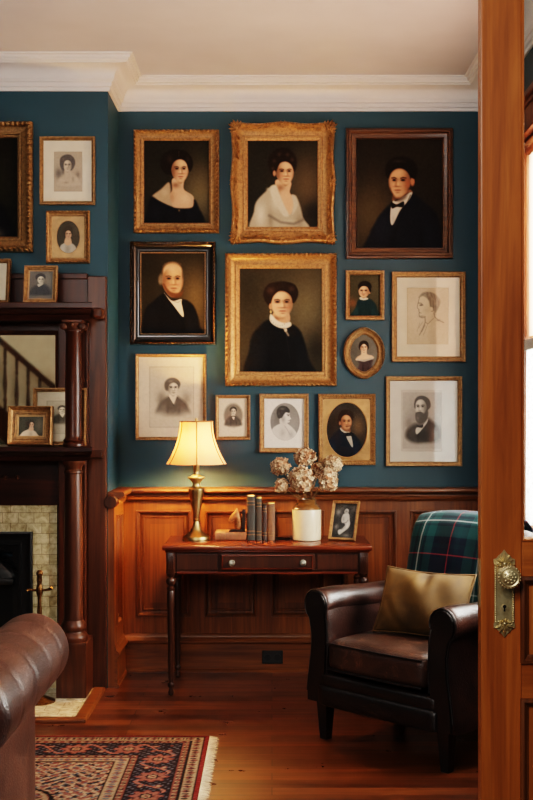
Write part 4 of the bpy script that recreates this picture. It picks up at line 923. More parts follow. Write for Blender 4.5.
mb.tube([(.18, -.061, 1.06), (.32, -.061, 1.06)], .004, 8).build('carved_rosette', M['mantel_red'], fp, 60)
def shelf(name, z0, z1, yf, hw):
    h = z1 - z0
    p = [(0, z0), (-yf - .07, z0), (-yf - .06, z0 + .3 * h), (-yf - .03, z0 + .42 * h), (-yf - .015, z0 + .6 * h), (-yf, z0 + .68 * h), (-yf, z0 + .95 * h), (-yf - .006, z1), (0, z1)]
    pr = [(a, z) for a, z in p]; vs = []; fs = []; m = len(p)
    for (sx) in (-1, 1):
        for (a, z) in p: vs.append((sx * (hw - (-yf - a) * .35), -a, z))
    for j in range(m): k = (j + 1) % m; fs.append((j, k, m + k, m + j))
    fs += [tuple(range(m)), tuple(range(m, 2 * m))[::-1]]
    return MB().add(vs, fs).build(name, M['mantel_h'], fp)
shelf('upper_shelf', 1.828, 1.911, -.27, .715)
shelf('lower_shelf', 1.150, 1.218, -.27, .715)
for s in (-1, 1):
    MB().box(*sorted((s * .690, s * .742)), -.13, -.045, 1.848, 1.898, .010).build('corner_block', M['mantel_red'], fp)
    MB().box(*sorted((s * .660, s * .735)), -.08, -.045, 1.155, 1.195, .006).build('corner_block', M['mantel_red'], fp)
    cx = s * .612; cy = -.19
    c = MB().lathe([(.052, 1.219), (.052, 1.232), (.046, 1.238), (.050, 1.248), (.042, 1.258), (.0395, 1.27), (.041, 1.5), (.036, 1.765), (.040, 1.77), (.040, 1.778), (.035, 1.782)], (cx, cy, 0), 28).build('upper_column', M['mantel'], fp, 40)
    mb = MB().box(cx - .05, cx + .05, cy - .05, cy + .05, 1.815, 1.83, .004).lathe([(.036, 1.78), (.044, 1.80), (.046, 1.815)], (cx, cy, 0), 20)
    for sy in (-1, 1):
        mb.lathe([(.010, -.045), (.017, -.04), (.013, 0), (.017, .04), (.010, .045)], (cx + sy * .043, cy, 1.798), 16, 'y')
    mb.ball((cx, cy - .045, 1.808), .010, 8); mb.build('capital', M['mantel_red'], c, 40)
    c = MB().lathe([(.048, .375), (.0455, .40), (.047, .7), (.041, 1.085), (.046, 1.09), (.046, 1.10), (.041, 1.104), (.042, 1.12), (.056, 1.135), (.058, 1.149)], (cx, cy, 0), 28).build('lower_column', M['mantel_red'], fp, 40)
    MB().lathe([(.068, .275), (.072, .29), (.070, .305), (.058, .315), (.054, .325), (.060, .335), (.062, .35), (.054, .366), (.048, .378)], (cx, cy, 0), 28).build('torus_base', M['mantel_red'], c, 50)
    MB().box(cx - .072, cx + .072, cy - .072, -.02, 0.0125, .276, .005).build('plinth', M['mantel_red'], c)
# mirror with its moulding
MB().box(-.50, .50, -.036, -.03, 1.215, 1.775).build('mirror', M['mirror'], fp)
MB().ring(1.03, .60, [(0, 0), (0, .022), (.006, .026), (.014, .022), (.02, .01), (.022, .004)], zc=1.49).xf(Matrix.Translation((0, -.032, 0))).build('mirror_moulding', M['mantel_red'], fp, 40)
# tiles, iron insert
T0 = -.05
mb = MB().box(-.505, -.385, T0, yb, .0, .924).box(.385, .505, T0, yb, 0, .924).box(-.385, .385, T0, yb, .78, .924); mb.build('tile_surround', M['tile'], fp)
MB().ring(.77, .79, [(0, 0), (0, .022), (.008, .026), (.02, .02), (.05, .02), (.055, .026), (.062, .026), (.068, .01), (.1, .006), (.105, -.04)], zc=.395).xf(Matrix.Translation((0, T0, 0))).build('iron_frame', M['iron'], fp, 40)
hd = MB(); n = 16; vs = []; fs = []
for k in range(n + 1):
    a = PI * k / n
    for (r, yy) in ((.30, -.02), (.27, -.05), (.2, -.06), (.0, -.065)): vs.append((-math.cos(a) * r, T0 + yy, .56 + math.sin(a) * r * .48))
for k in range(n):
    for j in range(3): a = k * 4 + j; fs.append((a, a + 1, a + 5, a + 4))
hd.add(vs, fs); hd.box(-.30, .30, T0 - .068, T0 - .02, .535, .565, .006)
for a in range(-7, 8): leaf(hd, 0, T0 - .055, .575, .10, .018, a * .19, .01); leaf(hd, math.sin(a * .19) * .15, T0 - .05, .575 + math.cos(a * .19) * .07, .05, .016, a * .22, .012)
hd.build('iron_hood', M['iron'], fp, 60)
for s in (-1, 1):
    sp = MB()
    for k in range(7): leaf(sp, s * (.16 + .02 * k), T0 - .03, .70 - .012 * k, .055, .016, s * (.3 + .35 * k), .012)
    sp.build('iron_scrollwork', M['iron'], fp, 60)
mb = MB().box(-.28, .28, T0 + .03, yb, .02, .66); mb.build('firebox', M['soot_hole_black'], fp)
g = MB()
for k in range(9): g.tube([(-.22 + .055 * k, T0 - .02, .10), (-.22 + .055 * k, T0 - .025, .30)], .007, 8)
g.tube([(-.25, T0 - .02, .1), (.25, T0 - .02, .1)], .008, 8).tube([(-.25, T0 - .025, .3), (.25, T0 - .025, .3)], .008, 8).build('fire_grate', M['iron'], fp, 60)
# hearth
hh = sroot('hearth', (0, 0, 0)); HX = wx(96, 5.65)
MB().box(-2.28, HX, 5.06, YC - .001, .0, .012).build('hearth_tiles', M['tile_h'], hh)
MB().prism([(0, 0), (.055, 0), (.055, .010), (.045, .016), (0, .016)], 5.0605, YC - .001).xf(Matrix.Translation((HX, 0, 0))).box(-2.34, HX + .055, 5.0, 5.06, 0, .016, .003).build('hearth_border', M['wains_h'], hh)
# fire iron with a cross guard
fi = thing('fire_iron', 'dark brass fire iron stand with cross guard handle on the hearth', 'fire iron', (wx(39.5, 5.33), 5.33, .0125))
zz = lambda py: wz(py, 5.33) - .0125
MB().lathe([(.075, 0), (.075, .008), (.05, .018), (.02, .03), (.012, .05)], (0, 0, 0), 20).build('base', M['dark_brass'], fi, 40)
MB().lathe([(.009, .05), (.009, zz(620)), (.012, zz(612)), (.009, zz(604)), (.009, zz(597)), (.015, zz(593)), (.015, zz(587)), (.010, zz(584))], (0, 0, 0), 14).build('shaft', M['dark_brass'], fi, 40)
MB().lathe([(.010, zz(584)), (.013, zz(580)), (.011, zz(576)), (.017, zz(574)), (.016, zz(572)), (.008, zz(570))], (0, 0, 0), 14).build('grip', M['dark_brass'], fi, 40)
hz = zz(590); MB().tube([(-.060, -.004, hz - .004), (-.054, 0, hz + .002), (-.03, 0, hz), (0, 0, hz), (.03, 0, hz), (.05, 0, hz + .004), (.056, -.004, hz + .012)], [.009, .007, .006, .008, .006, .007, .009], 10).build('cross_guard', M['dark_brass'], fi, 60)
# pictures that stand on the two mantel shelves
LEAN = -.17
def stand_px(tl, tr, br, Y, lean): pass
picture('standing_photo', 'small gilt framed photo of a dark-suited sitter on the upper mantel shelf', None, None, .020, .024, PR_PLAIN, M['gold'], p_boy, 60, 'print', stand=(wx(40.2, 5.48), 5.485, 1.9125), size=(.163, .188), tilt=(LEAN, 0, 0), matw=.006, matm='mat_gold')
picture('standing_photo', 'pale print in gold frame beside the small photo on the upper mantel shelf', None, None, .020, .024, PR_PLAIN, M['gold_d'], p_landscape, 40, 'print', stand=(wx(-15, 5.50), 5.52, 1.9125), size=(.232, .228), tilt=(LEAN, 0, 0))
picture('standing_photo', 'deep gilt framed photo of a girl in white on the lower mantel shelf', None, None, .044, .045, PR_SCOOP, M['gold'], p_shelf_girl, 70, 'print', stand=(wx(29.8, 5.44), 5.455, 1.2195), size=(.216, .192), tilt=(LEAN, 0, 0), matw=.006, matm='mat_gold')
picture('standing_photo', 'gold framed tall print on cream mat leaning behind the mantel column', None, None, .020, .026, PR_PLAIN, M['gold'], p_shelf_print, 80, 'print', stand=(wx(60, 5.555), 5.546, 1.2195), size=(.262, .285), tilt=(-.06, 0, 0))

# ------------------------------------------------------------------ rug
RX0, RX1, RY0, RY1 = -2.25, -.262, 2.2, 4.78
def make_rug():
    stp = .0062; xs = np.arange(RX0, RX1 + 1e-6, stp); ys = np.arange(RY0, RY1 + 1e-6, stp); X, Y = np.meshgrid(xs, ys)
    d = np.minimum(np.minimum(X - RX0, RX1 - X), np.minimum(Y - RY0, RY1 - Y))
    vert = np.minimum(X - RX0, RX1 - X) < np.minimum(Y - RY0, RY1 - Y); s = np.where(vert, Y - RY1, X - RX1)
    c = np.zeros(X.shape + (3,)); col = lambda *v: np.array(v, float)
    RED, NAVY, CRM, BLU, RST, BLK = col(96, 42, 38), col(38, 30, 33), col(148, 124, 98), col(80, 86, 95), col(112, 64, 55), col(32, 25, 25)
    def put(m, k): c[m] = k
    c[:] = RED
    band = lambda a, b: (d >= a) & (d < b)
    put(band(.0, .018), col(112, 42, 38)); put(band(.018, .026), BLK)
    def guard(a, b, per, bg, m1, m2):
        g = band(a, b); put(g, bg); v = (d - (a + b) / 2) / ((b - a) / 2); u = (s / per) % 1 - .5
        put(g & (np.abs(u) * 2.2 + np.abs(v) * .9 < .75), m1); put(g & (np.abs(u) * 2.2 + np.abs(v) * .9 < .36), m2); put(g & (np.abs(np.abs(u) - .42) < .06) & (np.abs(v) < .5), m2)
    guard(.026, .072, .052, CRM, RST, NAVY); put(band(.072, .080), BLK)
    guard(.080, .104, .034, RST, CRM, NAVY); put(band(.104, .110), BLK)
    a, b = .110, .268; g = band(a, b); put(g, NAVY); v = (d - (a + b) / 2) / ((b - a) / 2); per = .215
    u = ((s / per) % 1 - .5) * per / ((b - a) / 2); r = np.sqrt(u * u + v * v); th = np.arctan2(v, u)
    pet = .70 + .12 * np.cos(8 * th)
    put(g & (r < pet), RST); put(g & (r < pet - .12), col(132, 84, 70)); put(g & (r < .34 + .06 * np.cos(8 * th)), NAVY); put(g & (r < .22), CRM); put(g & (r < .1), RED)
    u2 = (((s + per / 2) / per) % 1 - .5) * per / ((b - a) / 2); r2 = np.sqrt((u2 / .8) ** 2 + (np.abs(v) - .42) ** 2 * 3.2)
    put(g & (r2 < .26), RST); put(g & (r2 < .14), CRM)
    vine = np.abs(v - .72 * np.sin(2 * PI * s / per)) < .10; put(g & vine & (r > pet + .04), col(150, 96, 78))
    lf = (np.sin(s * 180) * np.sin(d * 190 + s * 35)) > .55; put(g & lf & (r > pet + .05) & (r2 > .3), BLU)
    put(band(.268, .274), BLK); guard(.274, .300, .034, RST, CRM, NAVY); put(band(.300, .306), BLK)
    guard(.306, .352, .052, CRM, RST, BLU); put(band(.352, .362), BLK)
    f = d >= .362; cx, cy = (RX0 + RX1) / 2, (RY0 + RY1) / 2; x, y = X - cx, Y - cy
    put(f, col(122, 58, 50))
    mo = np.sin(x * 74 + 2.4 * np.sin(y * 31)) * np.sin(y * 78 + 2.2 * np.sin(x * 35)); m2 = np.sin(x * 128 + 1.7 * np.sin(y * 57)) * np.sin(y * 121 + 1.9 * np.sin(x * 49)); m3 = np.sin(x * 29 + 1.5 * np.sin(y * 23)) * np.sin(y * 33 + 1.4 * np.sin(x * 21))
    def fill(m, ks):
        put(m, ks[0]); put(m & (mo > .3), ks[1]); put(m & (mo < -.3), ks[2]); put(m & (m2 > .5), ks[3]); put(m & (m2 < -.62), ks[4])
    hw, hh = (RX1 - RX0) / 2 - .362, (RY1 - RY0) / 2 - .362
    q = (np.abs(x) / hw + np.abs(y) / hh) + .045 * np.sin(x * 26) * np.sin(y * 26)
    PNK = col(130, 88, 76)
    fill(f, [col(100, 50, 44), PNK, NAVY, CRM, BLU]); fill(f & (m3 > .35), [CRM, PNK, RED, NAVY, col(150, 128, 104)]); fill(f & (m3 < -.45), [BLU, col(110, 108, 110), NAVY, CRM, RST])
    cor = f & (q > 1.30); fill(cor, [col(158, 134, 108), RST, NAVY, PNK, BLU])
    put(f & (np.abs(q - 1.29) < .022), BLK); put(f & (np.abs(q - 1.24) < .016), CRM)
    md = f & (q < .62); fill(md, [NAVY, RST, RED, CRM, BLU]); put(f & (np.abs(q - .62) < .02), CRM)
    c += RNG.normal(0, 7, X.shape)[..., None]; c = np.clip(c, 0, 255)
    ny, nx = X.shape; Z = np.full(X.shape, .010); V = np.stack([X, Y, Z], -1).reshape(-1, 3)
    idx = np.arange(ny * nx).reshape(ny, nx); Fq = np.stack([idx[:-1, :-1], idx[:-1, 1:], idx[1:, 1:], idx[1:, :-1]], -1).reshape(-1, 4)
    # skirt down to the floor
    me = bpy.data.meshes.new('persian_rug'); rim = np.concatenate([idx[0, :], idx[1:, -1], idx[-1, -2::-1], idx[-2:0:-1, 0]])
    V2 = V[rim].copy(); V2[:, 2] = .0006; base = len(V); m = len(rim)
    sk = [(int(rim[i]), base + i, base + (i + 1) % m, int(rim[(i + 1) % m])) for i in range(m)]
    me.from_pydata(np.vstack([V, V2]).tolist(), [], Fq.tolist() + sk); me.update()
    rgba = np.ones((len(V) + m, 4)); cl = lin(c.reshape(-1, 3)); rgba[:len(V), :3] = cl; rgba[len(V):, :3] = cl[rim]
    ca = me.color_attributes.new('Col', 'FLOAT_COLOR', 'POINT'); ca.data.foreach_set('color', rgba.astype(np.float32).ravel()); me.materials.append(M['rug'])
    o = bpy.data.objects.new('persian_rug', me); C.objects.link(o); return o
rug = tag(make_rug(), 'red and navy patterned wool rug with cream fringe on the plank floor', 'rug')
fr = MB(); R2 = random.Random(3)
for k in range(520):
    y = RY0 + (RY1 - RY0) * (k + .5) / 520; dx = .034 + R2.uniform(-.008, .006); dy = R2.uniform(-.006, .006)
    fr.add([(RX1 - .002, y - .0022, .008), (RX1 - .002, y + .0022, .008), (RX1 + dx, y + dy + .0018, .003), (RX1 + dx, y + dy - .0018, .003)], [(0, 1, 2, 3)])
fr.build('fringe', M['fringe'], rug)
# ------------------------------------------------------------------ writing desk
DX0, DX1, DY0, DY1, DZ = -.534, .487, 5.46, 5.93, .735
dk = thing('writing_desk', 'dark turned-leg writing desk with one brass-knobbed drawer against the wainscot', 'desk', ((DX0 + DX1) / 2, (DY0 + DY1) / 2, 0))
hw, hd = (DX1 - DX0) / 2, (DY1 - DY0) / 2
bm = bmesh.new(); bmesh.ops.create_cube(bm, size=1)
for v in bm.verts: v.co = (v.co.x * 2 * hw, v.co.y * 2 * hd, DZ - .012 + v.co.z * .024)
bmesh.ops.bevel(bm, geom=bm.edges[:], offset=.007, segments=3, profile=.5, affect='EDGES')
MB().bm(bm).box(-hw + .012, hw - .012, -hd + .012, hd - .004, DZ - .034, DZ - .022, .004).build('tabletop', M['desk_h'], dk, 40)
LG = .044; lx, ly = hw - .012 - LG / 2 - .006, hd - .020 - LG / 2
ZA0, ZA1 = DZ - .135, DZ - .034
mb = MB().box(-lx, lx, -ly - .012, -ly + .004, ZA0, ZA1, .002).box(-lx, lx, ly - .004, ly + .012, ZA0, ZA1, .002)
for s in (-1, 1): mb.box(*sorted((s * lx, s * (lx + .012))), -ly, ly, ZA0, ZA1, .002)
mb.build('apron', M['desk'], dk)
fr = MB().box(-lx + .03, lx - .03, -ly - .018, -ly - .010, ZA0 - .006, ZA0 + .006, .003)
fr.build('apron_bead', M['desk_h'], dk)
def dpx(px): return wx(px, DY0 + .02) - (DX0 + DX1) / 2
d0, d1 = dpx(220), dpx(314.5)
dr = MB().box(d0, d1, -ly - .026, -ly - .011, ZA0 + .012, ZA1 - .006, .004).build('drawer', M['desk'], dk)
MB().ring(d1 - d0 - .016, ZA1 - ZA0 - .03, [(0, 0), (.001, .004), (.004, .005), (.007, .001)], zc=(ZA0 + ZA1) / 2 + .003).xf(Matrix.Translation(((d0 + d1) / 2, -ly - .026, 0))).build('drawer_bead', M['desk_h'], dr)
for px in (232, 303):
    MB().lathe([(.016, 0), (.016, -.004), (.008, -.007), (.006, -.016), (.011, -.022), (.014, -.028), (.012, -.034), (.004, -.037)], (dpx(px), -ly - .026, (ZA0 + ZA1) / 2), 20, 'y').build('knob', M['silver'], dr, 50)
for (a, b) in ((-lx + .028, d0 - .012), (d1 + .012, lx - .028)):
    MB().box(a, b, -ly - .018, -ly - .010, ZA0 + .014, ZA1 - .008, .003).build('apron_panel', M['desk'], dk)
LEGP = [(.008, 0), (.013, .004), (.014, .018), (.011, .026), (.009, .036), (.016, .046), (.016, .056), (.010, .064), (.0125, .085), (.0185, .44), (.020, .50), (.016, .512), (.021, .518), (.021, .526), (.014, .532), (.014, .537), (.022, .546), (.025, .558), (.022, .570), (.014, .578), (.018, .584), (.020, .590), (.020, .60)]
leg0 = None
for (sx, sy) in ((-1, -1), (1, -1), (-1, 1), (1, 1)):
    mb = MB().lathe([(r, z) for r, z in LEGP], (0, 0, 0), 32, fn=lambda a, h: 1 - (.09 * (.5 + .5 * math.cos(8 * a)) if .09 < h < .48 else 0))
    mb.box(-LG / 2, LG / 2, -LG / 2, LG / 2, .597, ZA1, .003)
    for k in (-1, 0, 1): mb.box(k * .011 - .0035, k * .011 + .0035, -LG / 2 - .003, -LG / 2 + .002, .62, ZA1 - .018, .001)
    o = mb.build('leg', M['desk'], dk, 40); o.location = (sx * lx, sy * ly, 0)
ZT = DZ + .0008
# ------------------------------------------------------------------ table lamp
lY = 5.735; lp = thing('table_lamp', 'lit brass urn table lamp with a pale bell shade on the desk', 'lamp', (wx(196.3, lY), lY, ZT))
MB().lathe([(.070, 0), (.071, .006), (.068, .016), (.060, .020), (.056, .024), (.048, .029), (.034, .040), (.024, .056), (.017, .075), (.013, .092), (.017, .096), (.019, .102), (.015, .108)], (0, 0, 0), 40).build('lamp_base', M['brass'], lp, 40)
MB().lathe([(.012, .106), (.014, .112), (.018, .135), (.025, .170), (.033, .210), (.038, .236), (.040, .250), (.040, .258), (.034, .263), (.023, .270), (.020, .280), (.022, .290), (.026, .298), (.036, .308), (.045, .313), (.044, .318), (.030, .322), (.018, .330)], (0, 0, 0), 40).build('urn_body', M['brass'], lp, 40)
MB().lathe([(.012, .326), (.014, .335), (.012, .345), (.015, .350), (.015, .385), (.018, .388), (.018, .41), (.012, .414)], (0, 0, 0), 24).build('socket', M['brass'], lp, 40)
MB().ball((0, 0, .495), .030, 20, (1, 1, 1.25)).lathe([(.013, .41), (.014, .470)], (0, 0, 0), 16).build('bulb', M['bulb'], lp, 180)
MB().tube([(.016, 0, .39), (.05, 0, .43), (.055, 0, .50), (.03, 0, .575), (0, 0, .592)], .0022, 8).tube([(-.016, 0, .39), (-.05, 0, .43), (-.055, 0, .50), (-.03, 0, .575), (0, 0, .592)], .0022, 8).lathe([(.004, .59), (.008, .598), (.006, .606), (.008, .612), (.003, .62)], (0, 0, 0), 14).build('harp', M['brass'], lp, 60)
vs, fs, nn, mm = [], [], 96, 18
SZ0, SZ1 = wz(463.5, lY) - ZT, wz(421.5, lY) - ZT
SA = -PI / 2 + .09
def shr(t): return .084 + (.155 - .084) * (1 - t) ** 2.0
for j in range(mm + 1):
    t = j / mm
    for k in range(nn):
        a = 2 * PI * k / nn; u = (a * 6 / (2 * PI)) % 1; sc = 1 - .012 * 4 * u * (1 - u) * (1 - .5 * t)
        r = shr(t) * sc; z = SZ0 + (SZ1 - SZ0) * t + (-.002 * 4 * u * (1 - u) * (1 - t) ** 4)
        vs.append((r * math.cos(a + SA), r * math.sin(a + SA), z))
for j in range(mm):
    for k in range(nn): a, b = j * nn + k, j * nn + (k + 1) % nn; fs.append((a, b, b + nn, a + nn))
sh = MB().add(vs, fs).build('lamp_shade', M['shade'], lp, 180)
rib = MB()
for q in range(6):
    a = 2 * PI * q / 6 + SA; rib.tube([((shr(t) + .001) * math.cos(a), (shr(t) + .001) * math.sin(a), SZ0 + (SZ1 - SZ0) * t) for t in [i / 10 for i in range(11)]], .0028, 6)
M['piping'] = plain('shade_piping', (84, 58, 30), .7)
rib.build('piping', M['piping'], sh, 60)
MB().tube([(shr(1) * math.cos(2 * PI * k / 48), shr(1) * math.sin(2 * PI * k / 48), SZ1) for k in range(49)], .003, 6).build('shade_rim', M['piping'], sh, 60)
for q in range(2):
    pass
MB().tube([(0, 0, .592), (.084, 0, SZ1 - .004)], .0016, 6).tube([(0, 0, .592), (-.042, .073, SZ1 - .004)], .0016, 6).tube([(0, 0, .592), (-.042, -.073, SZ1 - .004)], .0016, 6).build('spider', M['brass'], lp, 60)
# ------------------------------------------------------------------ books between two bookends
def book(label, x0, w, h, d, mat, Y, bands, group='old books upright on the desk', lean=0):
    r = thing('book', label, 'book', (x0 + w / 2, Y, ZT), (0, lean, 0), group); t = .0028
    mb = MB(); n = 10; prof = []
    for k in range(n + 1):
        a = PI * k / n; prof.append((-math.cos(a) * w / 2, -.006 * math.sin(a)))
    # cover: U-shaped shell
    pts = [(-w / 2, d)] + prof + [(w / 2, d), (w / 2 - t, d)] + [(x * (1 - 2 * t / w), y + t) for x, y in prof[::-1]] + [(-w / 2 + t, d)]
    vs = [(x, y, 0) for x, y in pts] + [(x, y, h) for x, y in pts]; m = len(pts); fs = [(i, (i + 1) % m, (i + 1) % m + m, i + m) for i in range(m)]
    fs += [tuple(range(m)), tuple(range(m, 2 * m))[::-1]]
    mb.add(vs, fs).build('cover', mat, r, 40)
    MB().box(-w / 2 + t, w / 2 - t, t, d - .004, .003, h - .004).build('page_block', M['pages'], r)
    for z in bands:
        MB().add([(x * 1.02, y - .0012 - .001 * 0, h * z + dz) for dz in (0, .004) for x, y in prof], [(k, k + 1, k + n + 2, k + n + 1) for k in range(n)]).build('spine_band', M['gold_d'], r)
    return r
bY = 5.70; k_ = bY / F
bx = [(246.8, 255.2, 496.5, 'book_a'), (255.6, 261.9, 498.5, 'book_b'), (262.3, 267.0, 505, 'book_c'), (267.4, 275.0, 504, 'book_d')]
lbl = ['tallest grey-green cloth book, first of the row beside the horse bookend', 'olive brown cloth book second in the row, just shorter than the tallest', 'thin dark brown book third in the row on the desk', 'tan spined book last in the row beside the metal bookend']
zb = DZ
for (x0, x1, yt, mt), lb in zip(bx, lbl):
    hgt = wz(yt, bY) - DZ; book(lb, wx(x0, bY), wx(x1, bY) - wx(x0, bY) - .0006, hgt, .145, M[mt], bY, (.12, .2, .8, .88))
# lying book: spine to the room
lb = thing('book', 'worn red-brown book lying flat under the horse bookend', 'book', (wx(230.7, 5.69), 5.69, ZT)); bw = wx(246.2, 5.69) - wx(215.2, 5.69)
hB = .042
pts = [(.14, 0), (0, 0)] + [(-.006 * math.sin(PI * k / 8), hB / 2 - hB / 2 * math.cos(PI * k / 8)) for k in range(1, 8)] + [(0, hB), (.14, hB), (.14, hB - .003), (.003, hB - .003), (.003, .003), (.14, .003)]
vs = [(-bw / 2, y, z) for y, z in pts] + [(bw / 2, y, z) for y, z in pts]; m = len(pts)
MB().add(vs, [(i, (i + 1) % m, (i + 1) % m + m, i + m) for i in range(m)] + [tuple(range(m)), tuple(range(m, 2 * m))[::-1]]).build('cover', M['book_e'], lb, 40)
MB().box(-bw / 2 + .004, bw / 2 - .004, .003, .135, .003, hB - .003).build('page_block', M['pages'], lb)
for q in (-.055, -.03, .03, .055): MB().add([(q + dx, -.007 * math.sin(PI * k / 8) - .0006, hB / 2 - hB / 2 * math.cos(PI * k / 8)) for dx in (0, .004) for k in range(9)], [(k, k + 1, k + 10, k + 9) for k in range(8)]).build('spine_band', M['gold_d'], lb)
# horse head bookend standing on the lying book
hz = ZT + hB + .0006; hb = thing('horse_bookend', 'bronze horse head bookend on top of the lying book', 'bookend', (wx(237, 5.715), 5.715, hz))
MB().box(-.040, .043, -.026, .03, 0, .009, .002).build('base', M['black_wood'], hb)
MB().box(.026, .042, -.026, .03, .009, .112, .002).build('back_plate', M['black_wood'], hb)
def skin_mesh(name, chains, mat, parent, sub=2, loc=None):
    """chains: lists of ((x, y, z), r); the first vertex of chain 0 is the root; a chain starting with an int hangs on that vertex"""
    vs, es, rs = [], [], []
    for ch in chains:
        prev = None
        for it in ch:
            if isinstance(it, int): prev = it; continue
            p, r = it; vs.append(p); rs.append(r if isinstance(r, tuple) else (r, r)); i = len(vs) - 1
            if prev is not None: es.append((prev, i))
            prev = i
    me = bpy.data.meshes.new(name); me.from_pydata(vs, es, []); o = bpy.data.objects.new(name, me); C.objects.link(o)
    md = o.modifiers.new('skin', 'SKIN'); md.use_smooth_shade = True
    for i, sv in enumerate(me.skin_vertices[0].data): sv.radius = rs[i]; sv.use_root = i == 0
    o.modifiers.new('sub', 'SUBSURF').levels = sub; o.modifiers['sub'].render_levels = sub
    me.materials.append(mat); o.parent = parent
    return o
skin_mesh('horse_head', [[((.004, 0, .006), .027), ((.010, 0, .036), .023), ((.006, -.002, .066), .019), ((-.006, -.004, .086), .0195), ((-.020, -.009, .076), .016), ((-.032, -.012, .058), .012), ((-.038, -.013, .048), .010)], [3, ((.000, -.012, .106), .006), ((.002, -.013, .118), .002)], [3, ((-.002, .008, .106), .006), ((.0, .010, .118), .002)]], M['horse'], hb)
mb = MB()
for k in range(7): t = k / 6; leaf(mb, .020 + .008 * math.sin(t * 3), -.016 + .002 * k % 2, .030 + .055 * t, .022, .010, 2.2 - .8 * t, .006)
mb.build('mane', M['horse'], hb, 60)
# plain metal bookend holding the row
eb = thing('metal_bookend', 'dark metal L-shaped bookend holding up the tan spined book', 'bookend', (wx(275.6, 5.70), 5.70, ZT))
mb = MB().box(.0, .0022, .005, .10, 0, .148, .0008); mb.build('upright', M['iron'], eb); MB().box(.0022, .075, .005, .10, 0, .0022, .0008).build('foot', M['iron'], eb)
# ------------------------------------------------------------------ stoneware crock and dried hydrangeas
cY = 5.71; cxk = wx(306.7, cY); R = .0735
ck = thing('stoneware_crock', 'cream stoneware crock with brown glazed shoulder on the desk', 'crock', (cxk, cY, ZT))
MB().lathe([(R - .006, 0), (R - .001, .004), (R, .012), (R, .150), (R - .001, .156)], (0, 0, 0), 44, cap=False).lathe([(R - .006, 0), (R - .007, .001)], (0, 0, 0), 44).build('crock_body', M['crock'], ck, 40)
MB().lathe([(R - .001, .1555), (R + .0005, .160), (R - .003, .168), (R - .012, .178), (R - .020, .184), (R - .024, .190), (R - .022, .198), (R - .021, .204), (R - .025, .208), (R - .031, .206), (R - .033, .19), (R - .03, .17), (R - .02, .16), (R - .012, .05), (.001, .03)], (0, 0, 0), 44, cap=False).build('glazed_shoulder', M['crock_top'], ck, 40)
hR = random.Random(11)
def hydrangea(label, c, r, ell, top):
    """c: head centre relative to crock axis / desk; r: radius; ell: vertical stretch"""
    base = thing('dried_hydrangea', label, 'dried flower', (cxk + top[0] * .8, cY + top[1] * .8, ZT + .062), group='dried hydrangeas in the crock')
    bx_, by_, bz_ = top[0] * .8, top[1] * .8, .062
    e = (c[0] - bx_, c[1] - by_, c[2] - bz_); mo = (top[0] * 1.0 - bx_, top[1] * 1.0 - by_, .205 - bz_)
    m2 = ((e[0] + mo[0]) / 2, (e[1] + mo[1]) / 2, (e[2] + mo[2]) / 2)
    MB().tube([(0, 0, 0), (mo[0], mo[1], mo[2]), m2, e], [.003, .003, .0026, .0022], 7).build('stem', M['stem'], base, 60)
    vs, fs, cols = [], [], []
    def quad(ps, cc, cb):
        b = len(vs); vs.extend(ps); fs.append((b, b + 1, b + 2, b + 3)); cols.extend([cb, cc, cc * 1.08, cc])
    n = int(150 * (r / .05) ** 2 * (.6 + .4 * ell))
    pal = [(214, 184, 148), (196, 156, 120), (226, 202, 168), (178, 130, 96), (202, 170, 136), (160, 112, 82), (220, 192, 160)]
    for k in range(n):
        z = 1 - 2 * (k + .5) / n; a = k * 2.39996; q = math.sqrt(1 - z * z)
        nrm = Vector((q * math.cos(a), q * math.sin(a), z)); jit = 1 + hR.uniform(-.14, .10)
        if z < -.8: continue
        p = Vector((nrm.x * r * jit, nrm.y * r * jit, nrm.z * r * ell * jit)) + Vector(e)
        nn_ = (nrm + Vector((hR.uniform(-.5, .5), hR.uniform(-.5, .5), hR.uniform(-.5, .5)))).normalized()
        u = nn_.orthogonal().normalized(); u = (Matrix.Rotation(hR.uniform(0, 6.28), 3, nn_) @ u); v = nn_.cross(u)
        cc = np.array(hR.choice(pal), float) * hR.uniform(.74, 1.0); s = hR.uniform(.0095, .0135)
        for w in range(4):
            t = w * PI / 2; d = u * math.cos(t) + v * math.sin(t); f = u * -math.sin(t) + v * math.cos(t); lift = hR.uniform(.1, .7)
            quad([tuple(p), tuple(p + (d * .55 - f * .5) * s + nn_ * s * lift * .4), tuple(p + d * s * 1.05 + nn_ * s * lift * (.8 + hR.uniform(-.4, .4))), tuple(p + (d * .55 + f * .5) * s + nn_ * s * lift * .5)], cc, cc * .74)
    # dark heart so the head is not see-through
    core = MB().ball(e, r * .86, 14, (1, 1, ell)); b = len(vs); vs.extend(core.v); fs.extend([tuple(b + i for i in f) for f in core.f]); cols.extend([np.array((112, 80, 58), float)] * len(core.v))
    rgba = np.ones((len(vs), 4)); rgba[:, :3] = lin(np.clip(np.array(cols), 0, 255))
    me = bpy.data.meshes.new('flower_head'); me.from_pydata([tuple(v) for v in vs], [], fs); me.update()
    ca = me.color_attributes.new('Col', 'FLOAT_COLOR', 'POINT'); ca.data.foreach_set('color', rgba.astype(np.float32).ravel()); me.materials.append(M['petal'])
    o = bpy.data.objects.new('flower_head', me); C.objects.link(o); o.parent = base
def hp(cx, cy, Y): px, py = 250 + cx / 4.1, 430 + cy / 4.1; return (wx(px, Y) - cxk, Y - cY, wz(py, Y) - ZT)
hydrangea('dried hydrangea head reaching lowest toward the lamp side', hp(124, 152, 5.73), .043, 1.05, (-.028, -.004))
hydrangea('small drooping dried hydrangea under the lamp-side flower head', hp(130, 232, 5.645), .030, 1.2, (-.030, -.02))
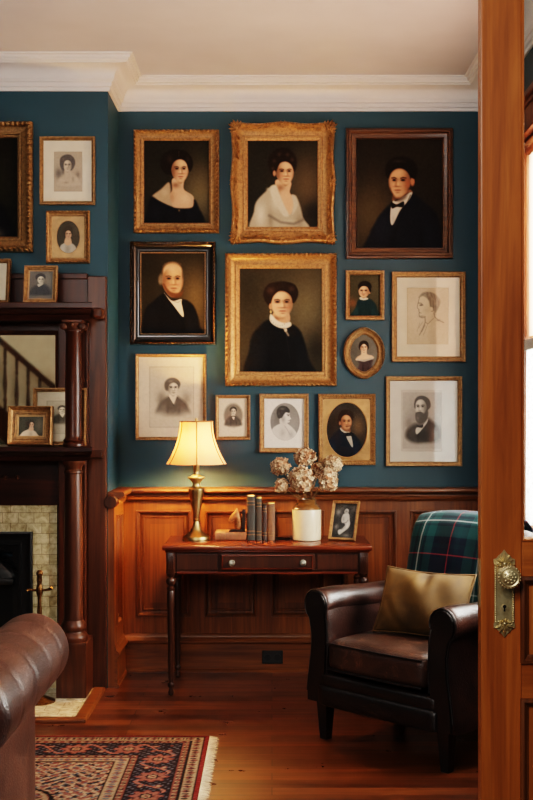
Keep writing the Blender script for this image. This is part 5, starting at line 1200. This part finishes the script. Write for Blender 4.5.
hydrangea('topmost dried hydrangea head at the middle of the bunch', hp(226, 112, 5.755), .052, .86, (-.002, .02))
hydrangea('large front dried hydrangea head hanging over the crock rim', hp(212, 204, 5.64), .058, 1.12, (-.008, -.026))
hydrangea('upper dried hydrangea head toward the armchair', hp(338, 142, 5.76), .044, 1.0, (.026, .012))
hydrangea('long lower dried hydrangea head toward the armchair', hp(322, 206, 5.635), .045, 1.3, (.028, -.012))
hydrangea('dark dried hydrangea tucked behind the others in the middle', hp(284, 168, 5.835), .040, 1.1, (.014, .026))
# framed snapshot on the desk
picture('standing_photo', 'gold framed black and white photo tilted on the desk beside the crock', None, None, .014, .016, PR_PLAIN, M['gold_b'], p_desk_photo, 76, 'print', stand=(wx(342.4, 5.66), 5.675, ZT + .001), size=(.146, .204), tilt=(-.33, 0, -.45), group=None)
r = PIC[-1]; MB().add([(-.03, .002, .13), (.03, .002, .13), (.03, .062, .028), (-.03, .062, .028), (-.03, .005, .13), (.03, .005, .13), (.03, .065, .028), (-.03, .065, .028)], [(0, 1, 2, 3), (7, 6, 5, 4), (0, 4, 5, 1), (2, 6, 7, 3), (1, 5, 6, 2), (0, 3, 7, 4)]).build('easel_back', M['backing'], r)

# ------------------------------------------------------------------ armchair
AC = thing('leather_armchair', 'worn dark brown leather armchair with rolled arms beside the desk', 'armchair', (.430, 4.535, 0), (0, 0, math.radians(-45)))
Z_S = .305
def rail():
    mb = MB()
    mb.soft((0, .20, .205), (.335, .245, .055), .022, 6); return mb
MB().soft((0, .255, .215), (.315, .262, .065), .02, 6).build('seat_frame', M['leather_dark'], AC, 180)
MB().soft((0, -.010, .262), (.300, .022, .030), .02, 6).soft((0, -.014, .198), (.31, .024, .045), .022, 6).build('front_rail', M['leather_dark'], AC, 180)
def puff(o, p):
    k = (1 - p[0] ** 4) * (1 - p[1] ** 4)
    if p[2] > .0: o.z += .022 * k * p[2]
    if abs(p[1] + 1) < .3: o.y -= .012 * (1 - p[0] ** 2)
    return o
sc = MB().soft((0, .235, .372), (.255, .272, .062), .035, 14, puff).build('seat_cushion', M['leather_seat'], AC, 180)
mb = MB()
for z in (.318, .424): mb.tube([(x, -.040 - .010 * (1 - (x / .25) ** 2), z) for x in [-.245 + .49 * k / 16 for k in range(17)]], .0045, 6)
mb.build('welt', M['leather_dark'], sc, 60)
# arms: cross-section swept from front to back
def arm_section():
    pts = [(.262, .30), (.258, .40), (.262, .50), (.272, .555)]
    cx, cz, r = .330, .572, .066
    for k in range(13):
        a = math.radians(190 - k * 20.5); pts.append((cx + r * math.cos(a), cz + r * math.sin(a)))
    pts += [(.362, .500), (.350, .44), (.356, .36), (.372, .27), (.382, .20), (.380, .155), (.300, .155), (.27, .2)]
    return pts
AS = arm_section()
for s in (-1, 1):
    mb = MB(); vs, fs = [], []; ys = [-.012, -.004, .02, .10, .2, .3, .4, .49, .52]; m = len(AS)
    for i, y in enumerate(ys):
        k = {0: .93, 1: .985}.get(i, 1.0); dz = -.018 * max(0, (y - .1) / .4); wob = .004 * math.sin(y * 21 + s)
        for (x, z) in AS: vs.append((s * (.325 + (x - .325) * k), y, .38 + (z - .38) * k + (dz + wob * .4 if z > .5 else 0)))
    for i in range(len(ys) - 1):
        for j in range(m): a, b = i * m + j, i * m + (j + 1) % m; fs.append((a, b, b + m, a + m))
    fs += [tuple(range(m)), tuple(range((len(ys) - 1) * m, len(ys) * m))[::-1]]
    arm = mb.add(vs, fs).build('armrest', M['leather'], AC, 60)
    # facing panel on the arm front, edged with a welt
    fc = [(.325 + (x - .325) * .80, .385 + (z - .385) * .955) for x, z in AS]
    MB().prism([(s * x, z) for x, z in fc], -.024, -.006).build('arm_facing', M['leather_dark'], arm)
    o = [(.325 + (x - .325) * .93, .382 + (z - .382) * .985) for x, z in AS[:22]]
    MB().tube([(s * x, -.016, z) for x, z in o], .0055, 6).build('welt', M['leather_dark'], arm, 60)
# back: slightly reclined, rounded top, inside cushion
RC = math.radians(-13); BM = Matrix.Translation((0, .515, .278)) @ Matrix.Rotation(RC, 4, 'X')
def bfn(o, p):
    if p[2] > .2: o.z -= .035 * (abs(p[0]) ** 2.5)
    return o
bk = MB().soft((0, .03, .315), (.325, .060, .325), .055, 12, bfn, BM).build('backrest', M['leather'], AC, 180)
def bfn2(o, p):
    if p[1] < 0: o.y -= .03 * (1 - p[0] ** 2) * (1 - p[2] ** 2)
    return bfn(o, p)
MB().soft((0, -.045, .345), (.262, .035, .265), .034, 12, bfn2, BM).build('back_cushion', M['leather'], bk, 180)
for (x, y) in ((-.315, .03), (.315, .03), (-.29, .50), (.29, .50)):
    MB().add([(x - .017, y - .017, 0), (x + .017, y - .017, 0), (x + .017, y + .017, 0), (x - .017, y + .017, 0), (x - .028, y - .028, .17), (x + .028, y - .028, .17), (x + .028, y + .028, .17), (x - .028, y + .028, .17)], [(0, 3, 2, 1), (4, 5, 6, 7), (0, 1, 5, 4), (1, 2, 6, 5), (2, 3, 7, 6), (3, 0, 4, 7)]).build('leg', M['black_wood'], AC)
# tartan throw over the back: local path front-bottom -> over the top -> down the rear
tr = thing('tartan_throw', 'dark green and navy tartan throw draped over the back of the armchair', 'blanket', AC.location[:], (0, 0, math.radians(-45)))
tp = [(-.116, .195), (-.122, .25), (-.126, .34), (-.122, .45), (-.112, .54), (-.096, .60), (-.062, .650), (-.010, .676), (.045, .676), (.090, .652), (.114, .60), (.116, .52), (.115, .40), (.115, .26)]
vs, fs, uvs, nx = [], [], [], 40; acc = [0]
for a, b in zip(tp[:-1], tp[1:]): acc.append(acc[-1] + math.hypot(b[0] - a[0], b[1] - a[1]))
x0, x1 = -.240, .246
fin = []
for i in range(len(tp) - 1):
    for q in range(4): t = q / 4; fin.append((tp[i][0] * (1 - t) + tp[i + 1][0] * t, tp[i][1] * (1 - t) + tp[i + 1][1] * t, acc[i] * (1 - t) + acc[i + 1] * t))
fin.append((*tp[-1], acc[-1]))
for j, (y, z, v) in enumerate(fin):
    for i in range(nx + 1):
        t = i / nx; x = x0 + (x1 - x0) * t + .01 * math.sin(v * 9) + (-.03 * max(0, 1 - v / .25)) * (t - .3)
        dz = -.040 * min(1, abs(x / .325)) ** 2.5 * max(0, min(1, (z - .30) / .34)) + .008
        w = .004 * math.sin(x * 40 + v * 6) * math.sin(v * 11 + 1); yy = y - .010 * (1 if j < len(fin) / 2 else -1) + w * (1 if j < len(fin) / 2 else .2)
        vs.append((BM @ Vector((x, yy, z + dz)))[:]); uvs.append((x, v))
m = nx + 1
for j in range(len(fin) - 1):
    for i in range(nx): a = j * m + i; fs.append((a, a + 1, a + m + 1, a + m))
o = MB().add(vs, fs).build('throw_cloth', M['tartan'], tr, 180)
ul = o.data.uv_layers.new(name='UVMap')
for l in o.data.loops: ul.data[l.index].uv = uvs[l.vertex_index]
sd = o.modifiers.new('thick', 'SOLIDIFY'); sd.thickness = .006; sd.offset = -1
fgm = MB()
for k in range(70):
    t = k / 69; i = int(round(t * nx)); p = Vector(vs[len(vs) - m + i]); fgm.tube([p, p + Vector((hR.uniform(-.004, .004), .002, -.025))], .0016, 5)
fgm.build('fringe', M['tartan'], tr, 60)
# olive cushion
pc = thing('velvet_cushion', 'olive gold velvet cushion leaning against the armchair back', 'cushion', AC.location[:], (0, 0, math.radians(-45)))
PM = Matrix.Translation((.028, .260, .585)) @ Matrix.Rotation(math.radians(12), 4, 'Z') @ Matrix.Rotation(math.radians(-26), 4, 'X') @ Matrix.Rotation(math.radians(1), 4, 'Y')
vs, fs = [], []; n1, n2 = 40, 28; Wc, Hc, Tc = .204, .145, .080
for side in (-1, 1):
    for j in range(n2 + 1):
        for i in range(n1 + 1):
            u, v = -1 + 2 * i / n1, -1 + 2 * j / n2
            e = (max(0, 1 - abs(u) ** 2.6) * max(0, 1 - abs(v) ** 2.4)) ** .68
            px_, pz_ = u * Wc * (1 - .055 * (1 - u * u) * 0 - .05 * (1 - v * v) * abs(u)), v * Hc * (1 - .09 * (1 - u * u) * abs(v))
            wr = .007 * math.sin(7 * u + 3 * v + 1) * e - .018 * math.exp(-((u - .05 + .12 * (v - .6)) / .10) ** 2) * math.exp(-((v - .72) / .30) ** 2) + .006 * math.exp(-((u - .25) / .10) ** 2) * math.exp(-((v - .5) / .4) ** 2) - .010 * math.exp(-((u + .8 - .5 * abs(v)) / .1) ** 2) * (v < 0)
            vs.append((PM @ Vector((px_, side * (Tc * e + (wr if side < 0 else 0)), pz_)))[:])
m = n1 + 1; T2 = (n2 + 1) * m
for sd_ in (0, 1):
    for j in range(n2):
        for i in range(n1): a = sd_ * T2 + j * m + i; q = (a, a + 1, a + m + 1, a + m); fs.append(q if sd_ == 0 else q[::-1])
mb = MB().add(vs, fs); bm = bmesh.new()
o = mb.build('cushion_cover', M['velvet'], pc, 180)
bm.from_mesh(o.data); bmesh.ops.remove_doubles(bm, verts=bm.verts, dist=.0006); bmesh.ops.recalc_face_normals(bm, faces=bm.faces); bm.to_mesh(o.data); bm.free()
rim = [(u, v) for u, v in [(-1 + 2 * k / 20, -1) for k in range(20)] + [(1, -1 + 2 * k / 14) for k in range(14)] + [(1 - 2 * k / 20, 1) for k in range(20)] + [(-1, 1 - 2 * k / 14) for k in range(15)]]
MB().tube([(PM @ Vector((u * Wc * (1 - .05 * (1 - v * v) * abs(u)), 0, v * Hc * (1 - .09 * (1 - u * u) * abs(v)))))[:] for u, v in rim], .0045, 6).build('piping', M['velvet'], pc, 60)

# ------------------------------------------------------------------ chesterfield sofa whose rolled arm fills the lower left corner
SF = thing('leather_sofa', 'brown leather sofa with a thick rolled arm standing on the rug', 'sofa', (-1.54, 3.16, .0105))
ZF = .0105; AX = .783; RL = .118   # arm axis local x, roll radius
def roll(mb, x, z, y0, y1, r, seams, n=36, endr=.065):
    prof = []
    m = 60
    for k in range(m + 1):
        y = y0 + (y1 - y0) * k / m; rr = r
        for s_ in seams: rr -= .0035 * math.exp(-((y - s_) / .012) ** 2)
        prof.append((rr, y))
    cap = [(r - endr * (1 - math.cos(a)), y1 + endr * math.sin(a)) for a in [PI / 2 * k / 8 for k in range(1, 9)]]
    cap0 = [(r - endr * (1 - math.cos(a)), y0 - endr * math.sin(a)) for a in [PI / 2 * k / 8 for k in range(8, 0, -1)]]
    return mb.lathe(cap0 + prof + cap, (x, 0, z), n, 'y')
for s in (-1, 1):
    ar = roll(MB(), s * AX, .634 - ZF, -.40, .375, RL, (-.26, -.085, .09, .26)).build('arm_roll', M['sofa'], SF, 60)
    MB().soft((s * (AX - .087), -.005, .315), (.098, .42, .245), .02, 8).build('arm_panel', M['sofa'], SF, 60)
    mb = MB()
    for k in range(4): mb.ball((s * (AX - RL * .86), -.24 + .175 * k, .634 + .05), .011, 10)
    mb.build('arm_buttons', M['leather_dark'], ar, 60) if False else None
    for k in range(4): MB().ball((s * (AX - RL * .80), -.19 + .165 * k, .634 + .062), .011, 10).build('button', M['leather_dark'], ar, 60)
bkz = MB().soft((0, -.40, .36), (AX - .10, .085, .30), .03, 8)
b_ = bkz.build('back_panel', M['sofa'], SF, 60)
MB().lathe([(.06, -.72), (.098, -.70), (.10, -.5), (.096, -.49), (.10, -.48), (.10, -.1), (.096, -.09), (.10, -.08), (.10, .3), (.096, .31), (.10, .32), (.10, .70), (.06, .72)], (0, -.41, .64), 30, 'x').build('back_roll', M['sofa'], SF, 60)
for k in (-1, 1): MB().soft((k * .345, .05, .40), (.34, .36, .07), .04, 10, lambda o, p: Vector((o.x, o.y, o.z + (.02 * (1 - p[0] ** 2) * (1 - p[1] ** 2) if p[2] > 0 else 0)))).build('seat_cushion', M['sofa'], SF, 180)
MB().soft((0, .03, .24), (.70, .38, .085), .02, 6).build('seat_base', M['sofa'], SF, 60)
for (x, y) in ((-.78, -.36), (.78, -.36), (-.78, .36), (.78, .36)): MB().lathe([(.018, 0), (.026, .01), (.03, .03), (.024, .05), (.034, .075)], (x, y, 0), 18).build('foot', M['black_wood'], SF, 50)

# ------------------------------------------------------------------ the door that stands in front
DYF, TH = 2.58, .040; D0, D1, DT = wx(481, DYF), 1.142, 2.52
dr = sroot('door_1', (D0, DYF, 0))
def dz(py): return wz(py, DYF)
def dx(px): return wx(px, DYF) - D0
SW, WD = dx(522.0), D1 - D0
MB().box(0, SW, 0, TH, .008, DT, .003).build('lock_stile', M['door'], dr); MB().box(WD - SW, WD, 0, TH, .008, DT, .003).build('hinge_stile', M['door'], dr)
rails = [(dz(578), dz(541)), (dz(700), dz(662)), (.008, .22), (DT - .12, DT)]
for z0, z1 in rails: MB().box(SW, WD - SW, .001, TH - .001, z0, z1, .002).build('rail', M['door_h'], dr)
gz0, gz1 = dz(541), DT - .12
def molding(mb, x0, x1, z0, z1, y, sgn=1):
    r = MB().ring(x1 - x0, z1 - z0, [(-.004, 0), (-.003, .006), (.004, .008), (.009, .003), (.012, -.004), (.016, -.006)])
    if sgn < 0: r.xf(Matrix.Rotation(PI, 4, 'Z'))
    return mb.add([(v[0] + (x0 + x1) / 2, v[1] + y, v[2] + (z0 + z1) / 2) for v in r.v], r.f)
for (z0, z1) in ((dz(662), dz(578)), (.22, dz(700))):
    MB().box(SW - .004, WD - SW + .004, .013, TH - .013, z0 - .004, z1 + .004).box(SW + .045, WD - SW - .045, .006, TH - .006, z0 + .045, z1 - .045, .006).build('door_panel', M['door'], dr)
    mb = MB(); molding(mb, SW, WD - SW, z0, z1, 0); molding(mb, SW, WD - SW, z0, z1, TH, -1); mb.build('panel_molding', M['wains_d'], dr, 30)
MB().box(SW - .004, WD - SW + .004, TH / 2 - .002, TH / 2 + .002, gz0 - .004, gz1 + .004).build('glass', M['pane'], dr)
mb = MB(); BD = [(-.001, 0), (0, .003), (.004, .003), (.006, -.004), (.007, -.016)]
r_ = MB().ring(WD - 2 * SW, gz1 - gz0, BD); mb.add([(v[0] + WD / 2, v[1], v[2] + (gz0 + gz1) / 2) for v in r_.v], r_.f)
r_ = MB().ring(WD - 2 * SW, gz1 - gz0, BD).xf(Matrix.Rotation(PI, 4, 'Z')); mb.add([(v[0] + WD / 2, v[1] + TH, v[2] + (gz0 + gz1) / 2) for v in r_.v], r_.f)
mb.build('glazing_bead', M['door'], dr, 30)
mb = MB().box(-.0015, 0, .008, .032, dz(608), dz(560)); mb.build('latch_plate', M['brass_door'], dr)
# escutcheon
ex, ez = dx(504), (dz(549.5) + dz(637)) / 2; eh, ew = (dz(549.5) - dz(637)) / 2, .0242
es = bpy.data.objects.new('escutcheon', None); C.objects.link(es); es.parent = dr; es.location = (ex, 0, ez)
half = [(0, eh), (.006, eh - .008), (.013, eh - .014), (.018, eh - .020), (ew, eh - .022), (ew, eh - .030), (ew - .0015, eh - .034), (ew - .0015, 0)]
out = half + [(x, -z) for x, z in half[-2::-1]] + [(-x, -z) for x, z in half[1:]] + [(-x, z) for x, z in half[-2:0:-1]]
MB().prism(out, -.0045, 0).build('plate', M['brass_door'], es)
mb = MB(); n_ = 26
for s in (-1, 1):
    for k in range(n_): mb.ball((s * (ew - .004), -.005, -eh + .036 + (2 * eh - .072) * k / (n_ - 1)), .0026, 8)
mb.build('beaded_edge', M['brass_door'], es, 60)
for s in (-1, 1):
    mb = MB()
    for a in (-70, -35, 0, 35, 70): leaf(mb, 0, -.005, s * (eh - .030), .022 if a else .026, .010, math.radians(a) + (0 if s > 0 else PI), .005)
    for q in (-1, 1):
        mb.tube([(q * (.012 + .006 * math.cos(t) * (1 - t / 9)), -.006, s * (eh - .034 + .006 * math.sin(t) * (1 - t / 9))) for t in [k * .45 for k in range(14)]], .0018, 6)
        for k in range(3): leaf(mb, q * (.004 + .006 * k), -.0048, s * (eh - .043 + .003 * k), .010, .006, (0 if s > 0 else PI) + q * (.5 + .3 * k), .004)
    mb.ball((0, -.007, s * (eh - .032)), .005, 10)
    mb.build('scroll_ornament', M['brass_door'], es, 60)
kz = dz(607) - ez
MB().lathe([(.0075, -.0046), (.007, -.0058), (.0055, -.006)], (0, 0, kz), 20, 'y').build('keyhole_ring', M['brass_door'], es, 50)
MB().lathe([(.0040, -.0064), (.0038, -.0066)], (0, 0, kz + .002), 16, 'y').box(-.0018, .0018, -.0066, -.0046, kz - .009, kz).build('keyhole', M['soot_hole_black'], es)  # black shapes laid on the plate paint the keyhole's inner dark
kzz = wz(577.5, 2.525) - ez
kb = MB().lathe([(.017, -.004), (.018, -.007), (.014, -.010), (.009, -.013), (.008, -.026), (.012, -.030), (.019, -.034), (.0245, -.040), (.026, -.046), (.0245, -.052), (.0225, -.0535), (.021, -.0555), (.0185, -.0545), (.0165, -.056), (.010, -.060), (.003, -.061)], (0.002, 0, kzz), 40, 'y').build('knob', M['brass_door'], es, 40)
mb = MB()
for k in range(22): a = 2 * PI * k / 22; mb.ball((.002 + .0245 * math.cos(a), -.0505, kzz + .0245 * math.sin(a)), .0026, 8)
for k in range(10): a = 2 * PI * k / 10; mb.ball((.002 + .0125 * math.cos(a), -.0585, kzz + .0125 * math.sin(a)), .0032, 8, (1, .6, 1))
for k in range(5): a = 2 * PI * k / 5; mb.ball((.002 + .0055 * math.cos(a), -.061, kzz + .0055 * math.sin(a)), .0028, 8, (1, .6, 1))
mb.build('knob_relief', M['brass_door'], kb, 60)

# ------------------------------------------------------------------ light
def area(name, loc, target, sx, sy, power, col, spread=PI):
    l = bpy.data.lights.new(name, 'AREA'); l.shape = 'RECTANGLE'; l.size = sx; l.size_y = sy; l.energy = power; l.color = col; l.spread = spread
    o = bpy.data.objects.new(name, l); C.objects.link(o); o.location = loc
    o.rotation_euler = (Vector(target) - Vector(loc)).to_track_quat('-Z', 'Y').to_euler(); return o
area('daylight_side_window', (1.95, 4.6, 1.95), (0, 4.6, 1.5), 1.4, 2.0, LW, (1, .98, .96))
area('front_fill', (-1.3, -1.5, 2.6), (-.1, 6.0, 1.9), .8, .7, LH, (1, .95, .91), math.radians(110))  # added front fill behind the camera; no window is modelled there
area('door_fill', (-.3, .3, 2.6), (.4, 2.6, 1.2), .35, .35, LP, (1, .94, .88))  # invented lamp, added to brighten the door's near face
area('ceiling_bounce_fill', (-1.2, 2.6, 2.25), (-1.2, 2.9, 3.2), 1.4, 1.4, LU, (1, .97, .97))  # added area light, no fixture: bounces soft top light off the ceiling
area('stair_fill', (-2.3, 4.4, 2.9), (-2.0, 2.2, 1.5), .5, .5, LM, (1, .93, .84))  # added fill, no lamp there: brightens the stair and hall wall for the mirror
wld = bpy.data.worlds.new('sky'); bpy.context.scene.world = wld; wld.use_nodes = True
bg = wld.node_tree.nodes['Background']; bg.inputs[0].default_value = (1.0, .95, .88, 1); bg.inputs[1].default_value = LWORLD
# ------------------------------------------------------------------ camera
cd = bpy.data.cameras.new('camera'); cam = bpy.data.objects.new('camera', cd); C.objects.link(cam); bpy.context.scene.camera = cam
cam.location = (0, 0, CZ); cam.rotation_euler = (PI / 2, 0, 0)
cd.sensor_fit = 'VERTICAL'; cd.sensor_height = 36; cd.lens = F / 800 * 36
cd.shift_x = -(VX - 266.5) / 800; cd.shift_y = (VY - 400) / 800; cd.clip_start = .05
vs_ = bpy.context.scene.view_settings; vs_.view_transform = VT; vs_.look = LOOK; vs_.exposure = EXPO
bpy.context.scene.cycles.max_bounces = 8; bpy.context.scene.cycles.transparent_max_bounces = 12
bpy.context.scene.cycles.sample_clamp_indirect = 6
